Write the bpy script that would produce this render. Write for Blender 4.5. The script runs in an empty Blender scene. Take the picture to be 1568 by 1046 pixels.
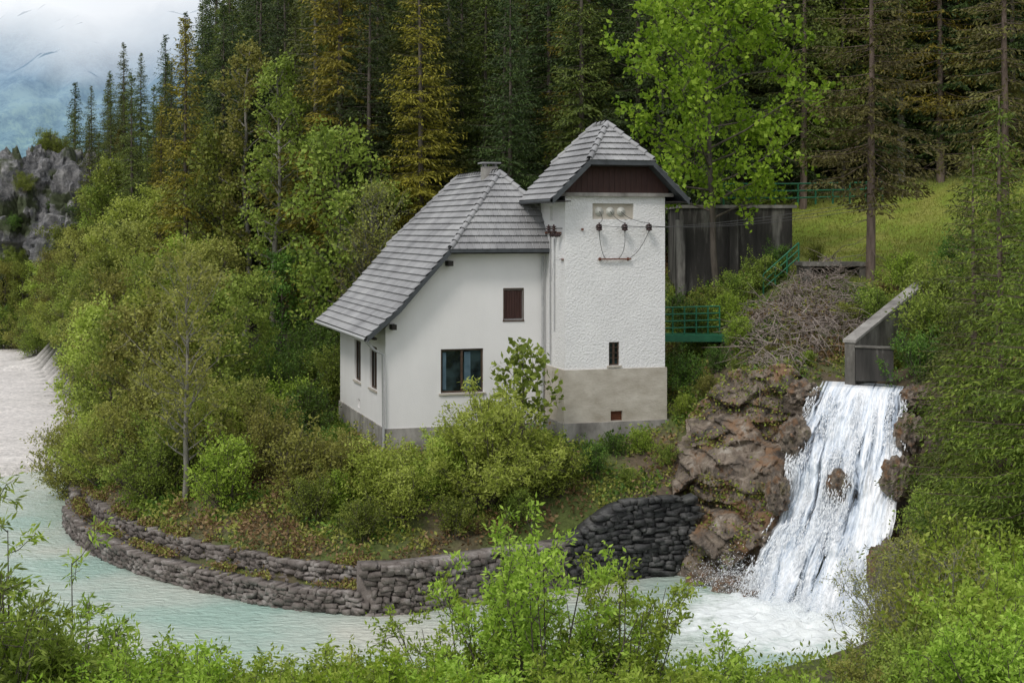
import bpy, bmesh, math, random
import numpy as np
from mathutils import Vector, Matrix, noise
random.seed(3)
S=bpy.context.scene
COL=S.collection
F=2178.0
CAMZ=12.2

# ------------------------------------------------------------------ materials
def newmat(name):
    m=bpy.data.materials.new(name); m.use_nodes=True
    nt=m.node_tree; nt.nodes.clear()
    o=nt.nodes.new('ShaderNodeOutputMaterial')
    return m,nt,o
def N(nt,t,**k):
    n=nt.nodes.new(t)
    for a,b in k.items(): setattr(n,a,b)
    return n
def ramp(nt,fac,stops):
    r=N(nt,'ShaderNodeValToRGB')
    while len(r.color_ramp.elements)<len(stops): r.color_ramp.elements.new(0.5)
    for e,(p,c) in zip(r.color_ramp.elements,stops):
        e.position=p; e.color=(c[0],c[1],c[2],1) if len(c)==3 else c
    nt.links.new(fac,r.inputs[0]); return r
def simple(name,c1,c2,scale=3.0,rough=.8,bump=.3,bscale=None,stretch=(1,1,1),metal=0,detail=6,c3=None,bd=.05):
    m,nt,o=newmat(name)
    b=N(nt,'ShaderNodeBsdfPrincipled'); b.inputs['Roughness'].default_value=rough; b.inputs['Metallic'].default_value=metal
    tc=N(nt,'ShaderNodeTexCoord'); mp=N(nt,'ShaderNodeMapping'); mp.inputs['Scale'].default_value=stretch
    nt.links.new(tc.outputs['Object'],mp.inputs[0])
    n=N(nt,'ShaderNodeTexNoise'); n.inputs['Scale'].default_value=scale; n.inputs['Detail'].default_value=detail; n.inputs['Roughness'].default_value=.65
    nt.links.new(mp.outputs[0],n.inputs[0])
    st=[(.3,c1),(.7,c2)] if c3 is None else [(.3,c1),(.52,c2),(.7,c3)]
    r=ramp(nt,n.outputs[0],st)
    nt.links.new(r.outputs[0],b.inputs['Base Color'])
    if bump:
        n2=N(nt,'ShaderNodeTexNoise'); n2.inputs['Scale'].default_value=bscale or scale*6; n2.inputs['Detail'].default_value=5
        nt.links.new(mp.outputs[0],n2.inputs[0])
        bp=N(nt,'ShaderNodeBump'); bp.inputs['Strength'].default_value=bump; bp.inputs['Distance'].default_value=bd
        nt.links.new(n2.outputs[0],bp.inputs['Height']); nt.links.new(bp.outputs[0],b.inputs['Normal'])
    nt.links.new(b.outputs[0],o.inputs[0])
    return m
def leafmat(name,c1,c2,c3,trans=.35,rough=.55):
    m,nt,o=newmat(name)
    g=N(nt,'ShaderNodeNewGeometry'); oi=N(nt,'ShaderNodeObjectInfo')
    tc=N(nt,'ShaderNodeTexCoord'); nz=N(nt,'ShaderNodeTexNoise'); nz.inputs['Scale'].default_value=.9; nz.inputs['Detail'].default_value=2
    nt.links.new(tc.outputs['Object'],nz.inputs[0])
    a=N(nt,'ShaderNodeMath',operation='MULTIPLY_ADD'); a.inputs[1].default_value=.55; 
    nt.links.new(g.outputs['Random Per Island'],a.inputs[0])
    b2=N(nt,'ShaderNodeMath',operation='MULTIPLY_ADD'); b2.inputs[1].default_value=.9; b2.inputs[2].default_value=-.22
    nt.links.new(nz.outputs[0],b2.inputs[0]); nt.links.new(b2.outputs[0],a.inputs[2])
    r=ramp(nt,a.outputs[0],[(.1,c1),(.5,c2),(.95,c3)])
    hs=N(nt,'ShaderNodeHueSaturation')
    h=N(nt,'ShaderNodeMapRange'); h.inputs[3].default_value=.483; h.inputs[4].default_value=.51
    v=N(nt,'ShaderNodeMapRange'); v.inputs[3].default_value=.72; v.inputs[4].default_value=1.25
    nt.links.new(oi.outputs['Random'],h.inputs[0]); nt.links.new(oi.outputs['Random'],v.inputs[0])
    nt.links.new(h.outputs[0],hs.inputs['Hue']); nt.links.new(v.outputs[0],hs.inputs['Value']); nt.links.new(r.outputs[0],hs.inputs['Color'])
    p=N(nt,'ShaderNodeBsdfPrincipled'); p.inputs['Roughness'].default_value=rough; p.inputs['Specular IOR Level'].default_value=.25
    t=N(nt,'ShaderNodeBsdfTranslucent'); mx=N(nt,'ShaderNodeMixShader'); mx.inputs[0].default_value=trans
    nt.links.new(hs.outputs[0],p.inputs['Base Color']); nt.links.new(hs.outputs[0],t.inputs[0])
    nt.links.new(p.outputs[0],mx.inputs[1]); nt.links.new(t.outputs[0],mx.inputs[2]); nt.links.new(mx.outputs[0],o.inputs[0])
    return m
M={}
M['spruce']=leafmat('needles_dark',(.014,.027,.009),(.042,.07,.018),(.1,.145,.035),.15)
M['spruce2']=leafmat('needles_mid',(.035,.055,.012),(.1,.135,.025),(.2,.24,.048),.2)
M['sprucey']=leafmat('needles_yellow',(.06,.06,.01),(.2,.18,.024),(.39,.33,.038),.2)
M['sprucer']=leafmat('needles_fresh',(.035,.06,.01),(.13,.19,.026),(.3,.38,.06),.25)
M['larch']=leafmat('needles_brownish',(.06,.055,.018),(.14,.13,.04),(.23,.235,.06),.2)
M['bright']=leafmat('leaves_bright',(.11,.2,.015),(.25,.39,.03),(.43,.57,.07),.4)
M['mid']=leafmat('leaves_mid',(.09,.135,.022),(.24,.32,.05),(.41,.49,.1),.35)
M['olive']=leafmat('leaves_olive',(.13,.145,.03),(.31,.33,.068),(.5,.5,.14),.35)
M['fresh']=leafmat('leaves_fresh',(.14,.22,.02),(.32,.46,.055),(.53,.66,.13),.4)
M['willow']=leafmat('leaves_willow',(.18,.24,.03),(.41,.5,.085),(.61,.69,.18),.4)
M['dkgreen']=leafmat('leaves_dkgreen',(.035,.08,.012),(.1,.19,.03),(.2,.32,.05),.3)  # darker green leaf tone
M['rust']=leafmat('leaves_rust',(.09,.05,.025),(.21,.13,.065),(.33,.25,.11),.1)
M['bark']=simple('bark',(.06,.05,.04),(.16,.135,.11),6,.9,.5,stretch=(1,1,.2))
M['barkpale']=simple('bark_pale',(.13,.12,.1),(.32,.3,.26),6,.9,.4,stretch=(1,1,.2))
M['barkred']=simple('bark_reddish',(.09,.065,.05),(.24,.18,.15),6,.9,.4,stretch=(1,1,.2))
M['stone']=simple('wall_stone',(.065,.052,.047),(.18,.155,.14),1.6,.9,.6,14,detail=10,c3=(.37,.34,.32))
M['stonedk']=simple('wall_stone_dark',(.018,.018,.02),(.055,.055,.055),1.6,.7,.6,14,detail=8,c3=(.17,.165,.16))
M['plaster']=simple('plaster',(.76,.75,.745),(.86,.85,.845),.5,.9,.15,30,stretch=(1,1,.5),detail=9)
M['rough']=simple('rough_render',(.75,.745,.745),(.84,.835,.83),.9,.95,.9,13,bd=.05)
M['concrete']=simple('concrete',(.36,.32,.26),(.6,.56,.49),1.0,.9,.25,12,detail=9,stretch=(1,1,1.8))
M['concdark']=simple('concrete_stained',(.02,.02,.018),(.06,.055,.05),.8,.9,.4,8,stretch=(1.5,1.5,.25),c3=(.3,.29,.26))
M['concmid']=simple('concrete_weathered',(.13,.12,.11),(.29,.275,.255),1.2,.9,.3,9,stretch=(1,1,.5),detail=9,c3=(.45,.43,.4))
M['wood']=simple('wood_brown',(.025,.008,.006),(.06,.02,.014),5,.6,.3,20,stretch=(8,8,.4))
M['frame']=simple('window_frame',(.05,.03,.02),(.09,.055,.035),5,.5,.1)
M['fascia']=simple('fascia_metal',(.05,.055,.06),(.09,.1,.11),3,.5,.1,metal=.3)
M['soffit']=simple('soffit_dark',(.012,.01,.009),(.03,.025,.02),3,.8,.1)
M['greenmetal']=simple('green_paint',(.015,.12,.06),(.03,.2,.1),4,.5,.1)
M['pipe']=simple('pipe_grey',(.35,.36,.37),(.5,.5,.5),4,.5,.1)
M['ceramic']=simple('ceramic_dark',(.03,.015,.015),(.06,.03,.03),4,.25,0)
M['ceramicw']=simple('ceramic_white',(.5,.5,.45),(.7,.7,.65),4,.3,0)
M['wire']=simple('wire',(.05,.05,.05),(.09,.09,.09),4,.5,0)
M['rustmetal']=simple('rusty_metal',(.1,.03,.015),(.2,.07,.03),8,.8,.1)
M['twig']=simple('dead_twigs',(.13,.1,.08),(.4,.34,.3),2,.95,.1)
def tilemat():
    m,nt,o=newmat('roof_tiles')
    g=N(nt,'ShaderNodeNewGeometry'); tc=N(nt,'ShaderNodeTexCoord'); nz=N(nt,'ShaderNodeTexNoise'); nz.inputs['Scale'].default_value=.7; nz.inputs['Detail'].default_value=10
    nt.links.new(tc.outputs['Object'],nz.inputs[0])
    a=N(nt,'ShaderNodeMath',operation='MULTIPLY_ADD'); a.inputs[1].default_value=.13
    nt.links.new(g.outputs['Random Per Island'],a.inputs[0]); nt.links.new(nz.outputs[0],a.inputs[2])
    r=ramp(nt,a.outputs[0],[(.35,(.2,.2,.205)),(.58,(.3,.3,.305)),(.8,(.39,.39,.39))])
    b=N(nt,'ShaderNodeBsdfPrincipled'); b.inputs['Roughness'].default_value=.6
    nt.links.new(r.outputs[0],b.inputs['Base Color']); nt.links.new(b.outputs[0],o.inputs[0]); return m
M['tile']=tilemat()
def glassmat():
    m,nt,o=newmat('window_glass')
    tc=N(nt,'ShaderNodeTexCoord'); nz=N(nt,'ShaderNodeTexNoise'); nz.inputs['Scale'].default_value=1.6
    nt.links.new(tc.outputs['Object'],nz.inputs[0])
    r=ramp(nt,nz.outputs[0],[(.4,(.008,.012,.014)),(.6,(.03,.05,.055))])
    b=N(nt,'ShaderNodeBsdfPrincipled'); b.inputs['Roughness'].default_value=.06
    nt.links.new(r.outputs[0],b.inputs['Base Color']); nt.links.new(b.outputs[0],o.inputs[0]); return m
M['glass']=glassmat()

# ------------------------------------------------------------------ mesh helpers
def quadmesh(name,parts,mats,smooth=False):
    vs=[];fs=[];mi=[];off=0
    for v,f,m in parts:
        if len(v)==0: continue
        vs.append(v); fs.append(f+off); mi.append(np.full(len(f),m,dtype=np.int32)); off+=len(v)
    v=np.concatenate(vs).astype(np.float32); f=np.concatenate(fs).astype(np.int32); mi=np.concatenate(mi)
    me=bpy.data.meshes.new(name)
    me.vertices.add(len(v)); me.vertices.foreach_set('co',v.ravel())
    me.loops.add(len(f)*4); me.loops.foreach_set('vertex_index',f.ravel())
    me.polygons.add(len(f)); me.polygons.foreach_set('loop_start',np.arange(0,len(f)*4,4,dtype=np.int32))
    me.polygons.foreach_set('material_index',mi)
    if smooth: me.polygons.foreach_set('use_smooth',np.ones(len(f),dtype=bool))
    me.update(calc_edges=True)
    for m in mats: me.materials.append(m)
    return me
def addobj(name,me,loc=(0,0,0),parent=None,rot=0,scale=None):
    ob=bpy.data.objects.new(name,me); COL.objects.link(ob); ob.location=loc; ob.rotation_euler=(0,0,rot)
    if scale is not None: ob.scale=(scale,scale,scale) if isinstance(scale,(int,float)) else scale
    if parent: ob.parent=parent
    return ob
def empty(name,loc=(0,0,0),rot=0):
    e=bpy.data.objects.new(name,None); COL.objects.link(e); e.location=loc; e.rotation_euler=(0,0,rot); return e
def tube(pts,rad,k=5):
    pts=np.asarray(pts,float); n=len(pts); rad=np.broadcast_to(np.asarray(rad,float),(n,))
    t=np.gradient(pts,axis=0); t/=np.linalg.norm(t,axis=1)[:,None]+1e-9
    ref=np.array([0,0,1.]) if abs(t[:,2].mean())<.8 else np.array([1.,0,0])
    a=np.cross(t,ref); a/=np.linalg.norm(a,axis=1)[:,None]+1e-9; b=np.cross(t,a)
    an=np.arange(k)/k*2*np.pi
    v=pts[:,None,:]+rad[:,None,None]*(np.cos(an)[None,:,None]*a[:,None,:]+np.sin(an)[None,:,None]*b[:,None,:])
    i=np.arange(n-1)[:,None]*k; j=np.arange(k)[None,:]; j2=(j+1)%k
    f=np.stack([i+j,i+j2,i+k+j2,i+k+j],-1).reshape(-1,4)
    return v.reshape(-1,3),f
def leaves(P,D,L,W,rng):
    n=len(P)
    D=D/(np.linalg.norm(D,axis=1)[:,None]+1e-9)
    r=rng.normal(size=(n,3)); s=np.cross(D,r); s/=np.linalg.norm(s,axis=1)[:,None]+1e-9
    L=np.broadcast_to(L,(n,))[:,None]; W=np.broadcast_to(W,(n,))[:,None]
    m=P+D*L*.45
    v=np.stack([P,m+s*W*.5,P+D*L,m-s*W*.5],1).reshape(-1,3)
    f=np.arange(n*4).reshape(-1,4)
    return v,f
def box(bm,a,b,mat=0):
    x0,y0,z0=a;x1,y1,z1=b
    v=[bm.verts.new(p) for p in [(x0,y0,z0),(x1,y0,z0),(x1,y1,z0),(x0,y1,z0),(x0,y0,z1),(x1,y0,z1),(x1,y1,z1),(x0,y1,z1)]]
    for q in [(0,3,2,1),(4,5,6,7),(0,1,5,4),(1,2,6,5),(2,3,7,6),(3,0,4,7)]:
        f=bm.faces.new([v[i] for i in q]); f.material_index=mat
def boxes(name,lst,mat,parent=None,bevel=0):
    bm=bmesh.new()
    for a,b in lst: box(bm,a,b)
    if bevel: bmesh.ops.bevel(bm,geom=bm.edges[:],offset=bevel,segments=1,affect='EDGES')
    me=bpy.data.meshes.new(name); bm.to_mesh(me); bm.free(); me.materials.append(mat)
    return addobj(name,me,parent=parent)
def prism(name,pts2,axis,a,b,mat,parent=None):
    bm=bmesh.new(); v0=[bm.verts.new((p[0],a,p[1])) for p in pts2]; v1=[bm.verts.new((p[0],b,p[1])) for p in pts2]
    bm.faces.new(v0); bm.faces.new(v1[::-1]); n=len(pts2)
    for i in range(n): bm.faces.new((v0[i],v0[(i+1)%n],v1[(i+1)%n],v1[i]))
    bmesh.ops.recalc_face_normals(bm,faces=bm.faces[:])
    me=bpy.data.meshes.new(name); bm.to_mesh(me); bm.free(); me.materials.append(mat)
    return addobj(name,me,parent=parent)
def cut(ob,lst):
    bm=bmesh.new()
    for a,b in lst: box(bm,a,b)
    me=bpy.data.meshes.new('c'); bm.to_mesh(me); bm.free()
    c=bpy.data.objects.new('cutter',me); COL.objects.link(c)
    c.parent=ob.parent
    md=ob.modifiers.new('b','BOOLEAN'); md.object=c; md.operation='DIFFERENCE'; md.solver='EXACT'
    bpy.context.view_layer.update()
    dg=bpy.context.evaluated_depsgraph_get()
    nm=bpy.data.meshes.new_from_object(ob.evaluated_get(dg)); ob.modifiers.clear(); ob.data=nm
    bpy.data.objects.remove(c)

# ------------------------------------------------------------------ numpy noise
def _h(ix,iy,s):
    h=(ix*374761393+iy*668265263+s*974634777)&0xffffffff
    h=((h^(h>>13))*1274126177)&0xffffffff
    return ((h^(h>>16))&0xffff)/65535.0
def vnoise(x,y,s=0):
    x=np.asarray(x,float); y=np.asarray(y,float)
    ix=np.floor(x).astype(np.int64); iy=np.floor(y).astype(np.int64); fx=x-ix; fy=y-iy
    fx=fx*fx*(3-2*fx); fy=fy*fy*(3-2*fy)
    return (_h(ix,iy,s)*(1-fx)+_h(ix+1,iy,s)*fx)*(1-fy)+(_h(ix,iy+1,s)*(1-fx)+_h(ix+1,iy+1,s)*fx)*fy
def fbm(x,y,s=0,o=4):
    r=0;a=.5;t=0
    for i in range(o):
        r=r+a*vnoise(x*2**i,y*2**i,s+i*7); t+=a; a*=.5
    return r/t-.5

# ------------------------------------------------------------------ terrain
WATER=np.array([(11,41.5),(10.3,40.5),(8.5,38),(5,36.5),(0,36.8),(-6,37.5),(-12,37),(-20,35),(-40,34),(-130,34),(-130,210),(-80,205),(-60,172),
 (-54,160),(-44,130),(-34,106),(-27,88),(-22,70),(-19.2,62),(-18.4,58.4),(-16.3,54.2),(-13.6,50.6),(-10.6,47.9),(-7.65,45.8),(-4.6,44.7),(-2.6,45.4),(0,47),(3,48.8),
 (6.1,50.1),(8,48.4),(9.2,47),(10.2,45.4),(11.2,43.5)],float)
GRAVEL=np.array([(-22,74),(-25,69.5),(-32,67.5),(-60,66),(-120,70),(-120,190),(-80,185),(-56,168),(-45,136),(-34,108),(-27,89)],float)
bot=[(5.4,50.6,-.5),(6.2,49.7,-.5),(7.2,48.7,-.5),(8.3,48.3,-.5),(9.4,47.5,-.5),(10.5,46.2,-.5),(11.6,44.6,-.5),(11.8,42.8,-.5),(11.5,41,-.5),(11.2,39,-.5)]
top=[(6.2,54.0,4.3),(7.4,54.6,5.8),(8.7,54.0,6.8),(10.2,52.6,7.1),(11.2,51.8,6.3),(12.6,51.8,6.2),(14.2,51.2,6.3),(15.2,48.5,6.9),(15.0,45,5.4),(14,41,3.4)]
CLIFF=np.array([(a[0],a[1]) for a in bot]+[(a[0],a[1]) for a in top[::-1]],float)
def sdpoly(poly,x,y):
    x=np.asarray(x,float);y=np.asarray(y,float)
    ins=np.zeros(x.shape,bool); d=np.full(x.shape,1e9)
    n=len(poly)
    for i in range(n):
        ax,ay=poly[i]; bx,by=poly[(i+1)%n]
        ex,ey=bx-ax,by-ay
        t=np.clip(((x-ax)*ex+(y-ay)*ey)/(ex*ex+ey*ey),0,1)
        d=np.minimum(d,np.hypot(x-ax-t*ex,y-ay-t*ey))
        if by!=ay:
            c=((ay>y)!=(by>y))&(x<ex*(y-ay)/ey+ax); ins^=c
    return np.where(ins,d,-d)
CP=np.array([(-17,59,1.6),(-14.5,54.5,1.5),(-12,51.5,1.5),(-9.5,49.5,1.6),(-6.5,47.6,1.6),(-4.5,46.4,1.5),(-2,47.3,1.5),(1,49,1.8),(3,50.6,2.2),(6,51.6,2.5),
(-6,53.5,3.4),(-3,52.5,3.3),(0,52.3,3.6),(2.5,52.3,3.7),(6.3,54.4,4.6),(-8,60,3.5),(-9,66,3.6),(-14,60,2.6),(-19,68,2),(-24,82,2),(-31,103,2),(-42,130,2),(-52,158,2),
(0,68,5),(-8,76,5),(6,66,7),(-20,92,6),(7,59,5.9),(8,56,5.8),(8,62,7.3),(10,53.8,6.8),(11,58,8.5),(13,63,10.1),(9,68,9.6),(16,64,10.5),(20,66,10.9),(26,80,14.5),(20,80,13.4),(30,66,12),(12,78,12.6),
(8.5,50.6,3.6),(10,49,3.6),(11.4,47,3.0),(12.3,45,2.5),(12.6,51,6.1),(13.5,54,6.4),(14.5,58,8),(17,56,9.2),(15.5,50,7.2),(14.5,46,5.2),(13,42,2.5),(16,40,4.5),(14,35,3.5),(11,31,2.3),(20,45,8),(21,35,7),(26,55,11),(18,25,6),
(0,35,.4),(-10,35,.4),(0,30,1.6),(0,20,4.2),(0,12,7),(0,4,9.9),(0,-4,10.6),(-15,22,3.6),(-20,33,.5),(-15,10,7.2),(-30,10,7.2),(-60,25,1),(10,26,3.2),(10,15,6),(20,5,9),(-60,0,9),
(-10,95,10),(-10,120,25),(-10,160,50),(20,95,19),(20,130,40),(55,90,24),(60,160,65),(-28,115,9),(-38,145,13),(-31,150,17),(-30,170,26),(-35,200,34),(-49,200,12),(-61,250,14),(-47,168,7),(-60,200,4),(-95,260,6),
(-10,230,90),(80,260,120),(-150,60,8),(-160,200,12),(100,60,40),(100,0,20),(-120,-40,16),(80,-60,20),(-100,400,10),(-200,600,10),(100,600,220),(400,200,200),(-400,200,120),(-400,600,100),(-300,-300,40),(300,-300,60)],float)
def _solve():
    n=len(CP); d=np.hypot(CP[:,None,0]-CP[None,:,0],CP[:,None,1]-CP[None,:,1])
    A=np.zeros((n+3,n+3)); A[:n,:n]=d+np.eye(n)*-.3; A[:n,n]=1;A[:n,n+1]=CP[:,0];A[:n,n+2]=CP[:,1];A[n:,:n]=A[:n,n:].T
    return np.linalg.solve(A,np.concatenate([CP[:,2],[0,0,0]]))
CW=_solve()
def hraw(x,y):
    r=CW[-3]+CW[-2]*x+CW[-1]*y
    for i in range(len(CP)): r=r+CW[i]*np.hypot(x-CP[i,0],y-CP[i,1])
    return r
def sm(t): t=np.clip(t,0,1); return t*t*(3-2*t)
def height(x,y):
    x=np.atleast_1d(np.asarray(x,float)).ravel(); y=np.atleast_1d(np.asarray(y,float)).ravel()
    z=hraw(x,y)
    far=sm((y-75)/60)
    z=z+fbm(x*.35,y*.35,1)*(.5+1.5*far)+fbm(x*.08,y*.08,5)*6*far
    fd=sm((y-240)/110); z=z*(1-fd)-5*fd
    w=sdpoly(WATER,x,y)
    land=np.maximum(z,.25)
    land=np.minimum(land,.6-w*.8+200*sm((100-y)/10))   # gentle far river bank
    near=(x>3)&(x<18)&(y>36)&(y<58)
    cs=np.zeros_like(x)
    if near.any(): cs[near]=sdpoly(CLIFF,x[near],y[near])
    land=land-np.where(near,2.6*sm((cs-.1)/1.0),0)
    k=sm((-w)/1.5)
    zl=-.5+(land+.5)*k
    zw=-.5-1.0*sm(w/3)
    g=sdpoly(GRAVEL,x,y)
    zg=-.6+1.0*sm((g+1.2)/2.4)+fbm(x*.2,y*.2,9)*.25
    ch=np.abs((y-118)+3*np.sin(x*.2)); zg=zg-.7*np.clip(1-ch/2.2,0,1)
    zw=np.where(g>-1.2,np.maximum(zw,zg),zw)
    return np.where(w>0,zw,zl)
def hz(x,y): return float(height(x,y)[0])
def axis(segs):
    out=[segs[0][0]]
    for a,b,s in segs:
        n=max(1,int(round((b-a)/s))); out+=list(np.linspace(a,b,n+1)[1:])
    return np.array(out)
xs=axis([(-1500,-500,100),(-500,-140,20),(-140,-60,4),(-60,-24,1),(-24,24,.4),(24,60,1.5),(60,140,5),(140,500,20),(500,1500,100)])
ys=axis([(-600,-60,40),(-60,0,4),(0,32,.8),(32,72,.4),(72,110,1),(110,220,2.5),(220,500,14),(500,1500,80)])
X,Y=np.meshgrid(xs,ys); Z=height(X,Y).reshape(X.shape)
ny,nx=X.shape
v=np.stack([X,Y,Z],-1).reshape(-1,3)
i=np.arange(ny-1)[:,None]*nx; j=np.arange(nx-1)[None,:]
f=np.stack([i+j,i+j+1,i+nx+j+1,i+nx+j],-1).reshape(-1,4)
gx,gy=v[:,0],v[:,1]
w=sdpoly(WATER,gx,gy)
n1=fbm(gx*.4,gy*.4,21)+.5; n2=fbm(gx*1.3,gy*1.3,31)+.5
col=np.zeros((len(v),4)); col[:,3]=1
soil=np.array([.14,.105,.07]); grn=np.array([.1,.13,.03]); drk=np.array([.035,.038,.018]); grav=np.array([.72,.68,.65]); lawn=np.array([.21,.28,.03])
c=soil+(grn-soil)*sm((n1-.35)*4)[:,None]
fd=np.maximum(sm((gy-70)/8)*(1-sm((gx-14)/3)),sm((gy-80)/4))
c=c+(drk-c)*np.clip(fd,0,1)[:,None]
lw=sm((gx-12.5)/2)*sm((gy-61)/3)*(1-sm((gy-80)/4))*(1-sm((gx-45)/8))
dryc=np.array([.34,.3,.08])
lc=lawn+(dryc-lawn)*sm((n2-.45)*4)[:,None]*.6
c=c+(lc-c)*lw[:,None]
wg=sm((w+.4)/.5)
c=c+(grav*(.8+.4*n2)[:,None]-c)*wg[:,None]
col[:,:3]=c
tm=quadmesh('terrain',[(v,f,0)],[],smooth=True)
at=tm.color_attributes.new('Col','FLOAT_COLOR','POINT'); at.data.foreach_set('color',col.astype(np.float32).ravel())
m,nt,o=newmat('ground')
vc=N(nt,'ShaderNodeVertexColor'); vc.layer_name='Col'
tc=N(nt,'ShaderNodeTexCoord'); n=N(nt,'ShaderNodeTexNoise'); n.inputs['Scale'].default_value=3.5; n.inputs['Detail'].default_value=9; n.inputs['Roughness'].default_value=.7
nt.links.new(tc.outputs['Object'],n.inputs[0])
mr=N(nt,'ShaderNodeMapRange'); mr.inputs[1].default_value=.3; mr.inputs[2].default_value=.7; mr.inputs[3].default_value=.6; mr.inputs[4].default_value=1.35
nt.links.new(n.outputs[0],mr.inputs[0])
mu=N(nt,'ShaderNodeVectorMath',operation='SCALE'); nt.links.new(vc.outputs[0],mu.inputs[0]); nt.links.new(mr.outputs[0],mu.inputs['Scale'])
b=N(nt,'ShaderNodeBsdfPrincipled'); b.inputs['Roughness'].default_value=.95; nt.links.new(mu.outputs[0],b.inputs['Base Color'])
bp=N(nt,'ShaderNodeBump'); bp.inputs['Strength'].default_value=.7; bp.inputs['Distance'].default_value=.15; nt.links.new(n.outputs[0],bp.inputs['Height']); nt.links.new(bp.outputs[0],b.inputs['Normal'])
nt.links.new(b.outputs[0],o.inputs[0]); tm.materials.append(m)
addobj('terrain',tm)

# ------------------------------------------------------------------ water
def watermat():
    m,nt,o=newmat('river_water')
    tc=N(nt,'ShaderNodeTexCoord')
    n=N(nt,'ShaderNodeTexNoise'); n.inputs['Scale'].default_value=.16; n.inputs['Detail'].default_value=7; nt.links.new(tc.outputs['Object'],n.inputs[0])
    r=ramp(nt,n.outputs[0],[(.36,(.38,.53,.46)),(.5,(.5,.58,.51)),(.64,(.6,.61,.53))])
    vm=N(nt,'ShaderNodeVectorMath',operation='DISTANCE'); vm.inputs[1].default_value=(9.0,44.4,0)
    nt.links.new(tc.outputs['Object'],vm.inputs[0])
    n2=N(nt,'ShaderNodeTexNoise'); n2.inputs['Scale'].default_value=1.1; n2.inputs['Detail'].default_value=10; n2.inputs['Roughness'].default_value=.75; nt.links.new(tc.outputs['Object'],n2.inputs[0])
    a=N(nt,'ShaderNodeMath',operation='MULTIPLY_ADD'); a.inputs[1].default_value=9.0; nt.links.new(n2.outputs[0],a.inputs[0]); nt.links.new(vm.outputs['Value'],a.inputs[2])
    mr=N(nt,'ShaderNodeMapRange'); mr.inputs[1].default_value=6.6; mr.inputs[2].default_value=9.8; mr.inputs[3].default_value=1; mr.inputs[4].default_value=0; mr.interpolation_type='SMOOTHSTEP'
    nt.links.new(a.outputs[0],mr.inputs[0])
    mx=N(nt,'ShaderNodeMix',data_type='RGBA'); nt.links.new(mr.outputs[0],mx.inputs[0]); nt.links.new(r.outputs[0],mx.inputs[6]); mx.inputs[7].default_value=(.88,.92,.92,1)
    b=N(nt,'ShaderNodeBsdfPrincipled'); nt.links.new(mx.outputs[2],b.inputs['Base Color']); b.inputs['Specular IOR Level'].default_value=.35
    rr=N(nt,'ShaderNodeMapRange'); rr.inputs[3].default_value=.16; rr.inputs[4].default_value=.8; nt.links.new(mr.outputs[0],rr.inputs[0]); nt.links.new(rr.outputs[0],b.inputs['Roughness'])
    mp=N(nt,'ShaderNodeMapping'); mp.inputs['Scale'].default_value=(1.4,2.6,1); nt.links.new(tc.outputs['Object'],mp.inputs[0])
    n3=N(nt,'ShaderNodeTexNoise'); n3.inputs['Scale'].default_value=1.6; n3.inputs['Detail'].default_value=6; n3.inputs['Distortion'].default_value=.8; nt.links.new(mp.outputs[0],n3.inputs[0])
    bp=N(nt,'ShaderNodeBump'); bp.inputs['Strength'].default_value=.9; bp.inputs['Distance'].default_value=.16; nt.links.new(n3.outputs[0],bp.inputs['Height']); nt.links.new(bp.outputs[0],b.inputs['Normal'])
    nt.links.new(b.outputs[0],o.inputs[0]); return m
wx=axis([(-200,-20,20),(-20,0,2),(0,14,.15),(14,20,2)]); wy=axis([(20,38,2),(38,50,.15),(50,260,15)])
X,Y=np.meshgrid(wx,wy); dd=np.hypot(X-9.4,Y-44.4)
Z=np.zeros_like(X)+np.clip(1-dd/5,0,1)*(fbm(X*2.2,Y*2.2,3)*.8+.12)
ny,nx=X.shape; i=np.arange(ny-1)[:,None]*nx; j=np.arange(nx-1)[None,:]
addobj('river_water',quadmesh('river_water',[(np.stack([X,Y,Z],-1).reshape(-1,3),np.stack([i+j,i+j+1,i+nx+j+1,i+nx+j],-1).reshape(-1,4),0)],[watermat()],smooth=True))

# ------------------------------------------------------------------ stone walls
def cubetemplate():
    bm=bmesh.new(); bmesh.ops.create_cube(bm,size=2); bmesh.ops.subdivide_edges(bm,edges=bm.edges[:],cuts=1,use_grid_fill=True)
    v=np.array([x.co[:] for x in bm.verts]); f=np.array([[q.index for q in p.verts] for p in bm.faces]); bm.free()
    n=v/np.linalg.norm(v,axis=1)[:,None]
    return v*.92+n*.09,f
CT,CF=cubetemplate()
def catmull(p,n=12):
    p=np.asarray(p,float); out=[]
    q=np.vstack([2*p[0]-p[1],p,2*p[-1]-p[-2]])
    for k in range(1,len(q)-2):
        for t in np.linspace(0,1,n,endpoint=False):
            a,b,c,d=q[k-1],q[k],q[k+1],q[k+2]
            out.append(.5*((2*b)+(-a+c)*t+(2*a-5*b+4*c-d)*t*t+(-a+3*b-3*c+d)*t**3))
    out.append(q[-2]); return np.array(out)
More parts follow.
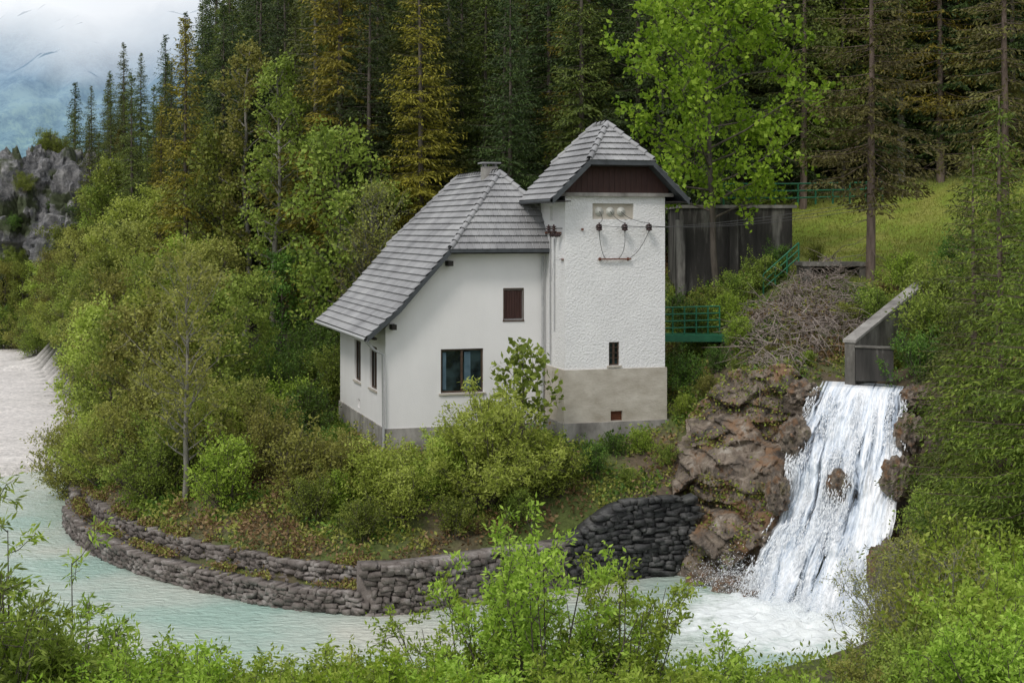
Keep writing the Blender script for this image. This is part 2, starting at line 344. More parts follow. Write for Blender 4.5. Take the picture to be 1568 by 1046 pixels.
def stonewall(name,path,off,z0,z1,rowh,wmin,wmax,depth,mat,seed):
    rng=np.random.default_rng(seed)
    p=catmull(path); t=np.gradient(p,axis=0); t/=np.linalg.norm(t,axis=1)[:,None]; nrm=np.stack([-t[:,1],t[:,0]],1)
    mid=p[len(p)//2]+nrm[len(p)//2]*.5
    if sdpoly(WATER,mid[:1],mid[1:2])[0]>0: nrm=-nrm
    p=p+nrm*off
    s=np.concatenate([[0],np.cumsum(np.linalg.norm(np.diff(p,axis=0),axis=1))])
    V=[];FF=[];o=0
    rows=int(round((max(z1(0),z1(1)) -z0)/rowh))
    for r in range(rows):
        d=rng.uniform(0,wmax)
        while d<s[-1]:
            wd=rng.uniform(wmin,wmax); c=min(d+wd/2,s[-1]); d+=wd
            zc=z0+(r+.5)*rowh+rng.normal()*rowh*.16+fbm(np.array([c*.5]),np.array([r*.1]),seed)[0]*.16
            if zc>z1(c/s[-1]): continue
            x=np.interp(c,s,p[:,0]);y=np.interp(c,s,p[:,1]);nx_=np.interp(c,s,nrm[:,0]);ny_=np.interp(c,s,nrm[:,1])
            q=CT.copy()+rng.normal(size=CT.shape)*.12
            q*=np.array([wd*.5,depth*.5,rowh*.52])*rng.uniform(.75,1.2,3)
            tl=rng.normal()*.09; qx0=q[:,0]*math.cos(tl)-q[:,2]*math.sin(tl); q[:,2]=q[:,0]*math.sin(tl)+q[:,2]*math.cos(tl); q[:,0]=qx0
            a=math.atan2(ny_,nx_)-math.pi/2+rng.normal()*.1; ca,sa=math.cos(a),math.sin(a)
            qx=q[:,0]*ca-q[:,1]*sa; qy=q[:,0]*sa+q[:,1]*ca
            dep=depth*.5+rng.uniform(-.06,.06)
            V.append(np.stack([qx+x+nx_*dep,qy+y+ny_*dep,q[:,2]+zc],1)); FF.append(CF+o); o+=len(CT)
    bk=p+nrm*(depth*.4)
    zt=np.array([z1(a/s[-1])-.06 for a in s])
    n=len(bk); b2=bk+nrm*.5
    vv=np.concatenate([np.c_[bk,np.full(n,z0)],np.c_[bk,zt],np.c_[b2,zt],np.c_[b2,np.full(n,z0)]]); i=np.arange(n-1)
    ff=np.concatenate([np.stack([k*n+i,k*n+i+1,(k+1)*n+i+1,(k+1)*n+i],1) for k in range(3)])
    return addobj(name,quadmesh(name,[(np.concatenate(V),np.concatenate(FF),0),(vv,ff,0)],[mat]))
left=[(-22,70),(-19.2,62),(-18.4,58.4),(-16.3,54.2),(-13.6,50.6),(-10.6,47.9),(-7.65,45.8),(-4.9,44.8)]
stonewall('stone_retaining_wall',left,0,-.3,lambda t:.72,.145,.12,.42,.5,M['stone'],1)
stonewall('stone_retaining_wall',left,.95,.3,lambda t:1.3,.145,.12,.42,.5,M['stone'],2)
stonewall('stone_retaining_wall',[(-4.9,44.8),(-3.6,44.9),(-2.6,45.4),(0,47),(1.8,48.1)],0,-.3,lambda t:1.65,.17,.13,.5,.5,M['stone'],3)
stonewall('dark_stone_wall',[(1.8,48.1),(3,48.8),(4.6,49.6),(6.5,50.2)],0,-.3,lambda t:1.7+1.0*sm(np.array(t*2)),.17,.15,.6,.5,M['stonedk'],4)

# ------------------------------------------------------------------ cliff and waterfall
def gridsurf(A,B,nu,nv,fn):
    A=catmull(A,8);B=catmull(B,8)
    def rs(P,n):
        s=np.linspace(0,1,len(P)); q=np.linspace(0,1,n); return np.stack([np.interp(q,s,P[:,k]) for k in range(3)],1)
    a=rs(A,nu);b=rs(B,nu); t=np.linspace(0,1,nv)
    P=fn(a[:,None,:],b[:,None,:],t[None,:,None],np.linspace(0,1,nu)[:,None])
    v=P.reshape(-1,3); i=np.arange(nu-1)[:,None]*nv; j=np.arange(nv-1)[None,:]
    return v,np.stack([i+j,i+nv+j,i+nv+j+1,i+j+1],-1).reshape(-1,4)
def facet(u,w,sc,seed):
    iu=np.floor(u*sc).astype(np.int64); iw=np.floor(w*sc).astype(np.int64)
    best=np.full(u.shape,1e9); val=np.zeros(u.shape)
    for a in (-1,0,1):
        for b_ in (-1,0,1):
            cu=iu+a; cw=iw+b_
            pu=cu+_h(cu,cw,seed); pw=cw+_h(cu,cw,seed+1)
            du=u*sc-pu; dw=w*sc-pw; d=du*du+dw*dw
            vv=(_h(cu,cw,seed+2)-.5)+du*(_h(cu,cw,seed+3)-.5)*1.1+dw*(_h(cu,cw,seed+4)-.5)*1.1
            k=d<best; best=np.where(k,d,best); val=np.where(k,vv,val)
    return val
def cl(a,b,t,s):
    P=(a*(1-t)+b*t).copy(); tt=np.broadcast_to(t[...,0],P.shape[:2]); ss=np.broadcast_to(s,P.shape[:2])
    bulge=np.sin(np.pi*tt**.8)*1.0*np.clip(1-abs(ss-.2)*3.6,0.0,1)
    fallm=sm((ss-.34)*14)*sm((.8-ss)*14)
    X3=P[...,0];Z3=P[...,2];Y3=P[...,1]
    u_=X3*.9+Z3*.3+Y3*.4; w_=Z3*.85-X3*.3
    u2=u_+fbm(u_*1.5,w_*1.5,5)*.35; w2=w_+fbm(u_*1.5,w_*1.5,15)*.35
    n=fbm(u_*.7,w_*.7,41,3)
    d=bulge+n*1.5+facet(u2,w2,.75,100)*1.1+facet(u2,w2,1.9,200)*.45+facet(u2,w2,4.6,300)*.16+fbm(u_*7,w_*7,55,3)*.12
    e=np.minimum(1,np.minimum(ss*14+.3,(1-ss)*8))
    d=d*(1-.6*fallm)-.5*fallm*np.sin(np.pi*tt)
    P[...,0]-=d*.4*e; P[...,1]-=d*.85*e
    P[...,2]+=facet(u2,w2,1.6,400)*.22
    return P
v,f=gridsurf(bot,top,520,190,cl)
m,nt,o=newmat('cliff_rock')
tc=N(nt,'ShaderNodeTexCoord'); n=N(nt,'ShaderNodeTexNoise'); n.inputs['Scale'].default_value=1.0; n.inputs['Detail'].default_value=13; n.inputs['Roughness'].default_value=.78
nt.links.new(tc.outputs['Object'],n.inputs[0])
r=ramp(nt,n.outputs[0],[(.37,(.045,.038,.032)),(.46,(.15,.12,.095)),(.55,(.28,.225,.175)),(.66,(.5,.45,.39))])
n2=N(nt,'ShaderNodeTexNoise'); n2.inputs['Scale'].default_value=.7; n2.inputs['Detail'].default_value=10; n2.inputs['Roughness'].default_value=.7; nt.links.new(tc.outputs['Object'],n2.inputs[0])
r2=ramp(nt,n2.outputs[0],[(.57,(0,0,0)),(.65,(.8,.8,.8))])
mx=N(nt,'ShaderNodeMix',data_type='RGBA'); mx.inputs[7].default_value=(.17,.15,.045,1); nt.links.new(r2.outputs[0],mx.inputs[0]); nt.links.new(r.outputs[0],mx.inputs[6])
r3=ramp(nt,n2.outputs[0],[(.4,(.75,.75,.75)),(.47,(0,0,0))])
mx3=N(nt,'ShaderNodeMix',data_type='RGBA'); mx3.inputs[7].default_value=(.28,.15,.07,1); nt.links.new(r3.outputs[0],mx3.inputs[0]); nt.links.new(mx.outputs[2],mx3.inputs[6])
b=N(nt,'ShaderNodeBsdfPrincipled'); b.inputs['Roughness'].default_value=.65; nt.links.new(mx3.outputs[2],b.inputs['Base Color'])
bp=N(nt,'ShaderNodeBump'); bp.inputs['Strength'].default_value=.9; bp.inputs['Distance'].default_value=.22; nt.links.new(n.outputs[0],bp.inputs['Height']); nt.links.new(bp.outputs[0],b.inputs['Normal'])
nt.links.new(b.outputs[0],o.inputs[0]); M['cliff']=m
addobj('rock_cliff',quadmesh('rock_cliff',[(v,f,0)],[m],smooth=False))
CLV=v
def rockblob(name,c,sc,seed,mat,sub=6,amp=.45,parent=None):
    bm=bmesh.new(); bmesh.ops.create_icosphere(bm,subdivisions=sub,radius=1)
    for v in bm.verts:
        p=v.co*1.6+Vector((seed*7,0,0))
        d=noise.multi_fractal(p,1,2,6)*.25; r=abs(noise.noise(p*1.7))*.9+abs(noise.noise(p*4.1))*.35
        cz=noise.cell(p*2.2)*.16+noise.cell(p*5)*.06
        v.co*=1+amp*(d-r+.3)+cz
    me=bpy.data.meshes.new(name); bm.to_mesh(me); bm.free(); me.materials.append(mat)
    o_=addobj(name,me,c,parent); o_.scale=sc; return o_
bl=empty('waterfall_boulders')
for k,(c,sc) in enumerate([((7.4,47.9,.0),(.55,.45,.4)),((8.0,47.2,-.05),(.35,.3,.25)),((6.6,48.9,.05),(.5,.4,.35)),((9.75,49.1,5.0),(.45,.5,.6)),((9.0,48.3,3.2),(.35,.45,.6)),((10.35,50.4,6.35),(.5,.5,.4)),((10.9,47.4,3.6),(.35,.3,.5)),((12.5,46.2,4.1),(.4,.5,.6)),((11.6,44.0,1.6),(.5,.5,.8)),((14.0,49.4,6.3),(.4,.5,.4)),((13.3,47.6,5.3),(.4,.5,.6))]):
    rockblob('boulder',c,sc,k+11,M['cliff'],4,.5,bl)

def fallpt(s,t):
    s=np.asarray(s,float);t=np.asarray(t,float)
    tx=10.95+2.95*s; ty=50.5-.5*s; tz=6.62-.1*s
    bx=7.75+3.2*s; by=47.6-4.9*s; bz=-.05
    tl=np.clip((t-.05)/.95,0,1)
    k=tl**.9*(1-.1*np.sin(tl*np.pi))
    x=tx+(bx-tx)*k; y=ty+(by-ty)*k; z=tz+(bz-tz)*tl**1.12
    lip=np.clip(1-t/.05,0,1); y=y+lip*1.6; x=x+lip*.5
    led=np.sin(tl*16+s*3+np.sin(s*9)*.7)*.10*np.sin(np.pi*tl)
    ed=(fbm(t*5,t*0+.3,301,4)*.55)*np.clip(1-s*3,0,1)+(fbm(t*5,t*0+.7,311,4)*.55)*np.clip(s*3-2,0,1)
    return x-led*.5+ed,y-np.sin(np.pi*tl)*.45-led,z+led*.5
nu,nv=260,260
s=np.linspace(0,1,nu)[:,None]*np.ones((1,nv)); t=np.linspace(0,1,nv)[None,:]*np.ones((nu,1))
x,y,z=fallpt(s,t)
am=sm(t*6)
dn=(fbm(s*20,t*6+fbm(s*4,t*3,2)*3,13,5)*.65+fbm(s*7,t*12,19,4)*.55+fbm(s*60,t*22,29,3)*.2)*am
y-=dn*.9; x-=dn*.4; z+=dn*.3
v=np.stack([x,y,z],-1).reshape(-1,3); i=np.arange(nu-1)[:,None]*nv; j=np.arange(nv-1)[None,:]
f=np.stack([i+j,i+nv+j,i+nv+j+1,i+j+1],-1).reshape(-1,4)
m,nt,o=newmat('falling_water')
uv=N(nt,'ShaderNodeVertexColor'); uv.layer_name='ST'
mp=N(nt,'ShaderNodeMapping'); mp.inputs['Scale'].default_value=(11,2.6,1); nt.links.new(uv.outputs[0],mp.inputs[0])
n=N(nt,'ShaderNodeTexNoise'); n.inputs['Scale'].default_value=1; n.inputs['Detail'].default_value=10; n.inputs['Roughness'].default_value=.72; n.inputs['Distortion'].default_value=.9; nt.links.new(mp.outputs[0],n.inputs[0])
r=ramp(nt,n.outputs[0],[(.3,(.16,.2,.26)),(.42,(.45,.52,.62)),(.5,(.78,.83,.89)),(.58,(.95,.96,.98))])
b=N(nt,'ShaderNodeBsdfPrincipled'); b.inputs['Roughness'].default_value=.6; nt.links.new(r.outputs[0],b.inputs['Base Color'])
sx=N(nt,'ShaderNodeSeparateXYZ'); nt.links.new(uv.outputs[0],sx.inputs[0])
e1=N(nt,'ShaderNodeMath',operation='SUBTRACT'); e1.inputs[0].default_value=1; nt.links.new(sx.outputs[0],e1.inputs[1])
e2=N(nt,'ShaderNodeMath',operation='MINIMUM'); nt.links.new(e1.outputs[0],e2.inputs[0]); nt.links.new(sx.outputs[0],e2.inputs[1])
e3=N(nt,'ShaderNodeMath',operation='MULTIPLY'); e3.inputs[1].default_value=2.2; e3.use_clamp=True; nt.links.new(e2.outputs[0],e3.inputs[0])
e4=N(nt,'ShaderNodeMath',operation='MINIMUM'); e4.inputs[1].default_value=.15; nt.links.new(e3.outputs[0],e4.inputs[0])
e5=N(nt,'ShaderNodeMath',operation='ADD'); nt.links.new(n.outputs[0],e5.inputs[0]); nt.links.new(e4.outputs[0],e5.inputs[1])
al=N(nt,'ShaderNodeMapRange'); al.inputs[1].default_value=.5; al.inputs[2].default_value=.6; nt.links.new(e5.outputs[0],al.inputs[0])
tr=N(nt,'ShaderNodeBsdfTransparent')
ms2=N(nt,'ShaderNodeMixShader'); nt.links.new(al.outputs[0],ms2.inputs[0]); nt.links.new(tr.outputs[0],ms2.inputs[1]); nt.links.new(b.outputs[0],ms2.inputs[2])
nt.links.new(ms2.outputs[0],o.inputs[0]); M['fall']=m
fm=quadmesh('sheet',[(v,f,0)],[m],smooth=True)
at=fm.color_attributes.new('ST','FLOAT_COLOR','POINT'); cc=np.zeros((nu*nv,4),np.float32); cc[:,0]=s.ravel();cc[:,1]=t.ravel();cc[:,3]=1; at.data.foreach_set('color',cc.ravel())
wf=empty('waterfall'); addobj('sheet',fm,parent=wf)
M['white']=simple('foam',(.8,.84,.88),(.92,.93,.95),3,.6,0)
rng=np.random.default_rng(5)
n=30000
s0=rng.uniform(-.04,1.04,n); t0=rng.uniform(.03,1,n)**.8
cl_=fbm(s0*14,t0*5,71,4)+.5; kp=rng.random(n)<sm((cl_-.46)*7); s0=s0[kp];t0=t0[kp];n=len(s0)
x,y,z=fallpt(s0,t0); x2,y2,z2=fallpt(s0,t0+.02)
D=np.c_[x2-x,y2-y,z2-z]*6+rng.normal(0,.12,(n,3)); off=np.abs(rng.normal(0,.16,n))+.02
P=np.c_[x-off*.4,y-off,z+off*.3]
parts=[(*leaves(P,D,rng.uniform(.05,.2,n),rng.uniform(.015,.045,n),rng),0)]
n=20000
s0=rng.uniform(-.35,1.1,n); t0=1-np.abs(rng.normal(0,.07,n)); x,y,z=fallpt(s0,np.clip(t0,0,1))
P=np.c_[x+rng.normal(0,.4,n),y-np.abs(rng.normal(0,.6,n)),np.abs(z*.7+rng.normal(0,.25,n))]
parts.append((*leaves(P,rng.normal(size=(n,3)),rng.uniform(.015,.05,n),rng.uniform(.015,.04,n),rng),0))
addobj('spray',quadmesh('spray',parts,[M['white']]),parent=wf)

# ------------------------------------------------------------------ HOUSE
ANG=math.radians(17.4)
HB=(-4.83,54.3,0)
house=empty('hydro_plant_house',HB,ANG)
body=prism('walls',[(0,2.3),(10.26,2.3),(10.26,8.4),(7.66,11.3),(2.6,11.3),(0,8.4)],'v',0,9.4,M['plaster'],house)
cut(body,[((2.18,-.3,5.83),(3.89,.22,7.53)),((4.74,-.3,8.61),(5.5,.16,9.82)),((-.3,1.6,5.83),(.22,2.95,7.53)),((-.3,4.8,5.83),(.22,6.1,7.53)),((-.3,5.0,4.75),(.2,5.45,5.1)),((-.3,7.2,2.6),(.3,8.3,3.6))])
boxes('plinth',[((-.06,-.06,2.2),(6.45,0,4.55)),((-.06,0,2.2),(0,7.2,4.55)),((-.06,8.3,2.2),(0,9.46,4.55)),((-.06,7.2,3.6),(0,8.3,4.55))],M['concmid'],house)
def window(u0,u1,z0,z1,v,nm,mull=1,axis='u',fr=.07):
    L=[((u0,v+.08,z0),(u0+fr,v+.16,z1)),((u1-fr,v+.08,z0),(u1,v+.16,z1)),((u0+fr,v+.08,z1-fr),(u1-fr,v+.16,z1)),((u0+fr,v+.08,z0),(u1-fr,v+.16,z0+fr))]
    for k in range(mull):
        c=u0+(u1-u0)*(k+1)/(mull+1); L.append(((c-.04,v+.07,z0+fr),(c+.04,v+.15,z1-fr)))
    G=[((u0+fr,v+.12,z0+fr),(u1-fr,v+.135,z1-fr))]
    Sx=[((u0-.08,v-.07,z0-.07),(u1+.08,v+.1,z0-.003))]
    def sw(l): return [((a[1],a[0],a[2]),(b[1],b[0],b[2])) for a,b in l] if axis=='v' else l
    boxes(nm+'_frame',sw(L),M['frame'],house); boxes(nm+'_glass',sw(G),M['glass'],house); boxes(nm+'_sill',sw(Sx),M['concrete'],house)
window(2.18,3.89,5.83,7.53,0,'main_window',1)
window(1.6,2.95,5.83,7.53,0,'side_window_a',1,'v'); window(4.8,6.1,5.83,7.53,0,'side_window_b',1,'v')
M['pane_strips']=simple('pane_strip_blue',(.04,.09,.12),(.1,.16,.2),2,.8,0)
boxes('pane_strips',[((3.15,.117,5.95),(3.4,.119,7.4)),((2.28,.117,5.95),(2.42,.119,7.4))],M['pane_strips'],house)  # thin blue upright strips just in front of the pane
pl=[((4.76+.105*k,.05,8.66),(4.76+.105*k+.095,.1,9.78)) for k in range(7)]
boxes('shutter',pl,M['wood'],house,.008)
boxes('shutter_frame',[((4.68,-.03,8.55),(5.56,.0,8.61)),((4.70,-.015,8.61),(4.74,.03,9.86)),((5.5,-.015,8.61),(5.54,.03,9.86)),((4.74,-.015,9.82),(5.5,.03,9.86))],M['frame'],house)
# ---- tower
tower=boxes('tower_walls',[((6.45,-2.32,6.82),(10.56,.6,13.5))],M['rough'],house)
tb=boxes('tower_base',[((6.39,-2.38,4.8),(10.62,.6,6.82))],M['concrete'],house)
boxes('tower_footing',[((6.33,-2.46,2.5),(10.68,.6,4.8))],M['concmid'],house)
cut(tower,[((8.23,-2.6,6.94),(8.66,-2.12,7.84)),((7.56,-2.6,12.55),(9.25,-2.2,13.15)),((6.3,-1.5,12.5),(6.57,-.5,13.1))])
cut(tb,[((8.28,-2.6,4.83),(8.76,-2.2,5.2))])
window(8.23,8.66,6.94,7.84,-2.32,'tower_window',1,fr=.05)
boxes('window_bars',[((8.23,-2.28,7.22+.2*k),(8.66,-2.26,7.24+.2*k)) for k in range(3)],M['frame'],house)
boxes('vent_grille',[((8.28,-2.3,4.86+.07*k),(8.76,-2.27,4.89+.07*k)) for k in range(5)]+[((8.28,-2.25,4.83),(8.76,-2.22,5.2))],M['rustmetal'],house)
boxes('insulator_panel',[((7.56,-2.23,12.55),(9.25,-2.2,13.15))],M['concrete'],house)
boxes('tie_beam',[((6.2,-2.5,13.42),(10.85,-2.32,13.56))],M['concmid'],house)
pk=[]
for k in range(40):
    u0=6.28+k*.112; 
    if u0>10.6: break
    top_=min(14.62,13.55+(min(u0-6.05,10.9-u0))*.98)
    if top_>13.62: pk.append(((u0,-2.46-.01*(k%2),13.56),(u0+.108,-2.42,top_)))
boxes('gable_planks',pk,M['wood'],house)
boxes('gable_backing',[((7.2,-2.4,13.5),(9.76,.6,14.6)),((6.5,-2.4,13.5),(10.5,.6,13.85))],M['soffit'],house)
# ---- roofs
def roofplane(name,poly,tile=True,th=.13):
    P=[Vector(p) for p in poly]; c=sum(P,Vector())/len(P)
    n=(P[1]-P[0]).cross(P[2]-P[0]).normalized()
    if n.z<0: n=-n; P=P[::-1]
    bm=bmesh.new(); a=[bm.verts.new(p) for p in P]; d=[bm.verts.new(p-n*th) for p in P]
    bm.faces.new(a); bm.faces.new(d[::-1]); k=len(P)
    for q in range(k): bm.faces.new((a[q],d[q],d[(q+1)%k],a[(q+1)%k]))
    me=bpy.data.meshes.new(name); bm.to_mesh(me); bm.free(); me.materials.append(M['fascia']); addobj(name+'_deck',me,parent=house)
    t=(Vector((0,0,1))-n*n.z).normalized(); s=t.cross(n).normalized()
    lo=min(P,key=lambda p:p.dot(t)); o=Vector(lo)
    ss=[(p-o).dot(s) for p in P]; tt=[(p-o).dot(t) for p in P]
    bm=bmesh.new(); R=.335; Wd=.3
    row=0; tv=-.05
    while tv<max(tt):
        off=(row%2)*Wd*.5
        sv=min(ss)-Wd+off
        while sv<max(ss)+Wd:
            jz=random.uniform(-.003,.003)
            prof=[(0.003,.008),(.035,.03),(.075,.012),(Wd-.06,.012),(Wd-.003,.01)]
            lower=[];upper=[];foot=[]
            for (a_,h_) in prof:
                lower.append(bm.verts.new(o+s*(sv+a_)+t*tv+n*(h_+.075+jz)))
                upper.append(bm.verts.new(o+s*(sv+a_)+t*(tv+R+.03)+n*(h_+.005)))
                foot.append(bm.verts.new(o+s*(sv+a_)+t*(tv+.03)+n*.004))
            for q in range(len(prof)-1):
                bm.faces.new((lower[q],lower[q+1],upper[q+1],upper[q])); bm.faces.new((foot[q],foot[q+1],lower[q+1],lower[q]))
            sv+=Wd
        tv+=R; row+=1
    for q in range(len(P)):
        p0=P[q];p1=P[(q+1)%len(P)]; e=(p1-p0).normalized(); out=e.cross(n)
        if (c-p0).dot(out)>0: out=-out
        ext=.05 if abs(e.z)<.01 and p0.z<c.z else .0
        bmesh.ops.bisect_plane(bm,geom=bm.verts[:]+bm.edges[:]+bm.faces[:],plane_co=p0+out*ext,plane_no=out,clear_outer=True)
    me=bpy.data.meshes.new(name); bm.to_mesh(me); bm.free(); me.materials.append(M['tile']); addobj(name+'_tiles',me,parent=house)
def caps(name,a,b):
    a=Vector(a);b=Vector(b); L=(b-a).length; n=int(L/.36); d=(b-a)/n; parts=[]
    for k in range(n):
        p0=a+d*k; p1=a+d*(k+1.12); up=Vector((0,0,1)); 
        parts.append((*tube([p0+up*.05,p1+up*.02],[.13,.1],8),0))
    addobj(name,quadmesh(name,parts,[M['tile']]),parent=house)
W2=10.26; KZ=11.4-2.01*1.125
def mir(p): return (W2-p[0],p[1],p[2])
A=(2.41,-.6,11.4);A2=(2.41,10.5,11.4);R0=(5.13,1.9,14.46);R1=(5.13,8.3,14.46);K=(.4,-.6,KZ);K2=(.4,10.5,KZ);E=(-.81,-.6,8.1);E2=(-.81,10.5,8.1)
left_up=[A,R0,R1,A2,K2,K]
roofplane('roof_left',left_up); roofplane('roof_left_eave',[K,K2,E2,E])
roofplane('roof_right',[mir(p) for p in left_up]); roofplane('roof_right_eave',[mir(p) for p in [K,K2,E2,E]])
roofplane('roof_front_hip',[A,mir(A),R0]); roofplane('roof_back_hip',[A2,mir(A2),R1])
caps('ridge_caps',R0,R1); caps('hip_caps_l',A,R0); caps('hip_caps_r',mir(A),R0); caps('hip_caps_b',A2,R1)
boxes('front_soffit',[((2.45,-.55,11.22),(7.8,.0,11.3))],M['soffit'],house)
boxes('hip_gutter',[((2.38,-.72,11.27),(7.9,-.6,11.39))],M['fascia'],house)
def verge(name,pts,v0,v1,h=.22):
    bm=bmesh.new()
    for (a,b_) in zip(pts[:-1],pts[1:]):
        q=[(a[0],v0,a[1]),(b_[0],v0,b_[1]),(b_[0],v0,b_[1]-h),(a[0],v0,a[1]-h)]; q2=[(x,v1,z) for x,_,z in q]
        V0=[bm.verts.new(p) for p in q];V1=[bm.verts.new(p) for p in q2]
        bm.faces.new(V0);bm.faces.new(V1[::-1])
        for k in range(4): bm.faces.new((V0[k],V0[(k+1)%4],V1[(k+1)%4],V1[k]))
    me=bpy.data.meshes.new(name); bm.to_mesh(me); bm.free(); me.materials.append(M['fascia']); addobj(name,me,parent=house)
verge('verge_board',[(2.43,11.45),(.4,KZ+.05),(-.83,8.15)],-.66,-.603)
verge('verge_board_back',[(2.43,11.45),(.4,KZ+.05),(-.83,8.15)],10.503,10.56)
gp=tube([(-.9,-.65,8.02),(-.9,10.55,8.0)],.075,8); addobj('gutter',quadmesh('gutter',[(*gp,0)],[M['pipe']]),parent=house)
pt=[(-.88,-.3,8.0),(-.5,-.2,7.6),(-.12,-.12,7.4),(-.1,-.12,2.6)]
addobj('downpipe',quadmesh('downpipe',[(*tube(pt,.055,8),0),(*tube([(6.3,-.1,11.1),(6.3,-.1,4.2)],.05,8),0)],[M['pipe']],smooth=True),parent=house)
boxes('purlin_ends',[((.15,-.5,8.35),(.33,0,8.55)),((-.55,-.45,7.98),(-.42,9.9,8.06)),((2.35,-.5,10.75),(2.55,0,10.95))],M['soffit'],house)
boxes('chimney',[((4.8,3.0,13.5),(5.4,3.5,14.75))],M['concmid'],house)
boxes('chimney_cap',[((4.7,2.9,14.87),(5.5,3.6,14.93)),((4.84,3.05,14.75),(4.92,3.13,14.87)),((5.28,3.05,14.75),(5.36,3.13,14.87)),((4.84,3.38,14.75),(4.92,3.46,14.87)),((5.28,3.38,14.75),(5.36,3.46,14.87))],M['tile'],house)
TC=8.48
def mt(p): return (2*TC-p[0],p[1],p[2])
a=(7.18,-3.02,14.77);a2=(7.18,1.24,14.77);r0=(TC,-1.5,16.27);r1=(TC,-.1,16.27);e=(5.72,-3.02,13.3);e2=(5.72,1.24,13.3)
for sfx,g in (('l',lambda p:p),('r',mt)):
    roofplane('tower_roof_upper_'+sfx,[g(a),g(r0),g(r1),g(a2)]); roofplane('tower_roof_eave_'+sfx,[g(a),g(a2),g(e2),g(e)])
roofplane('tower_front_hip',[a,mt(a),r0]); roofplane('tower_back_hip',[a2,mt(a2),r1])
for k,(p,q) in enumerate([(r0,r1),(a,r0),(mt(a),r0),(a2,r1),(mt(a2),r1)]): caps('tower_caps_%d'%k,p,q)
verge('tower_verge_l',[(7.2,14.8),(5.7,13.35)],-3.08,-3.023,.24); verge('tower_verge_r',[(2*TC-7.2,14.8),(2*TC-5.7,13.35)],-3.08,-3.023,.24)
boxes('tower_hip_fascia',[((7.2,-3.08,14.6),(9.76,-3.023,14.8))],M['fascia'],house)
boxes('tower_hip_soffit',[((7.3,-3.02,14.56),(9.66,-2.42,14.6))],M['soffit'],house)
boxes('tower_side_soffit',[((5.78,-2.98,13.2),(6.45,1.2,13.24)),((10.56,-2.98,13.2),(11.18,1.2,13.24))],M['soffit'],house)
gp=[(*tube([(5.66,-3.05,13.24),(5.66,1.3,13.22)],.07,8),0),(*tube([(11.3,-3.05,13.24),(11.3,1.3,13.22)],.07,8),0)]
addobj('tower_gutters',quadmesh('tower_gutters',gp,[M['fascia']]),parent=house)
def ins(c,d,scale=1.0):
    c=np.array(c);d=np.array(d); L=.34*scale
    pr=[(0,.03),(.08,.03),(.1,.1),(.14,.1),(.16,.05),(.2,.05),(.22,.115),(.27,.115),(.3,.05),(.34,.05),(.36,.12),(.42,.12),(.46,.05),(.5,.02)]
    return tube([c+d*p*L*2 for p,_ in pr],[r*scale for _,r in pr],10)
ip=[];iw=[];br=[]
for u in (7.72,8.77,9.77):
    iw.append((*tube([(u,-2.32,12.3),(u,-2.62,12.28)],.02,6),0))
    ip.append((*ins((u,-2.62,12.42),(0,0,-1)),0))
    ip.append((*ins((u,-2.40,12.25),(0,-1,0),.9),0))
for u in (7.85,8.3,8.75): 
    br.append((*tube([(u,-2.23,12.85),(u,-2.27,12.85),(u,-2.275,12.85),(u,-2.3,12.85),(u,-2.31,12.85)],[.17,.17,.1,.1,.01],14),0))
for v_ in (-2.0,-1.4):
    ip.append((*ins((6.1,v_,12.35),(0,0,-1)),0)); iw.append((*tube([(6.45,v_,12.2),(6.1,v_,12.2)],.02,6),0))
    ip.append((*ins((6.4,v_,11.95),(-1,0,0),.8),0))
def wire(p0,p1,p2,n=14,r=.012):
    t=np.linspace(0,1,n)[:,None]; p0,p1,p2=map(np.array,(p0,p1,p2)); return (*tube((1-t)**2*p0+2*t*(1-t)*p1+t*t*p2,r,5),0)
for u,u2 in ((7.72,8.05),(8.77,8.6),(9.77,9.05)): iw.append(wire((u,-2.6,12.1),(u+.1 if u<9 else u-.3,-2.5,11.3),(u2,-2.4,11.05)))
for u,u2 in ((7.72,7.85),(8.77,8.3),(9.77,8.75)): iw.append(wire((u,-2.62,12.4),(u2,-2.9,12.5),(u2,-2.3,12.85)))
for k,u in enumerate((7.72,8.77,9.77)): iw.append(wire((u,-2.7,12.3),(u+3,-3.5,12.0),(u+11,-4.5+2,13.2),r=.009))
addobj('insulators',quadmesh('insulators',ip,[M['ceramic']],True),parent=house)
addobj('insulator_discs',quadmesh('insulator_discs',br,[M['ceramicw']]),parent=house)
addobj('wires',quadmesh('wires',iw,[M['wire']]),parent=house)
boxes('cable_bar',[((7.75,-2.46,11.0),(9.1,-2.40,11.05)),((7.82,-2.4,10.97),(7.88,-2.32,11.08)),((8.97,-2.4,10.97),(9.03,-2.32,11.08))],M['rustmetal'],house)
boxes('pin_brackets',[((7.1,-2.42,12.12),(7.16,-2.32,12.2)),((6.35,-1.9,12.0),(6.45,-.2,12.06)),((6.36,-2.2,11.0),(6.45,-1.9,11.04))],M['rustmetal'],house)
cn=[(*tube([(6.4,-.7,12.3),(6.4,-.7,9),(6.4,-.72,6.9)],.03,6),0),(*tube([(6.4,-1.2,11.8),(6.4,-1.2,8.2)],.02,6),0),(*tube([(6.42,-2.1,11.02),(6.0,-2.3,11.0),(5.9,-2.3,10.2)],.015,5),0)]
addobj('conduits',quadmesh('conduits',cn,[M['pipe']]),parent=house)

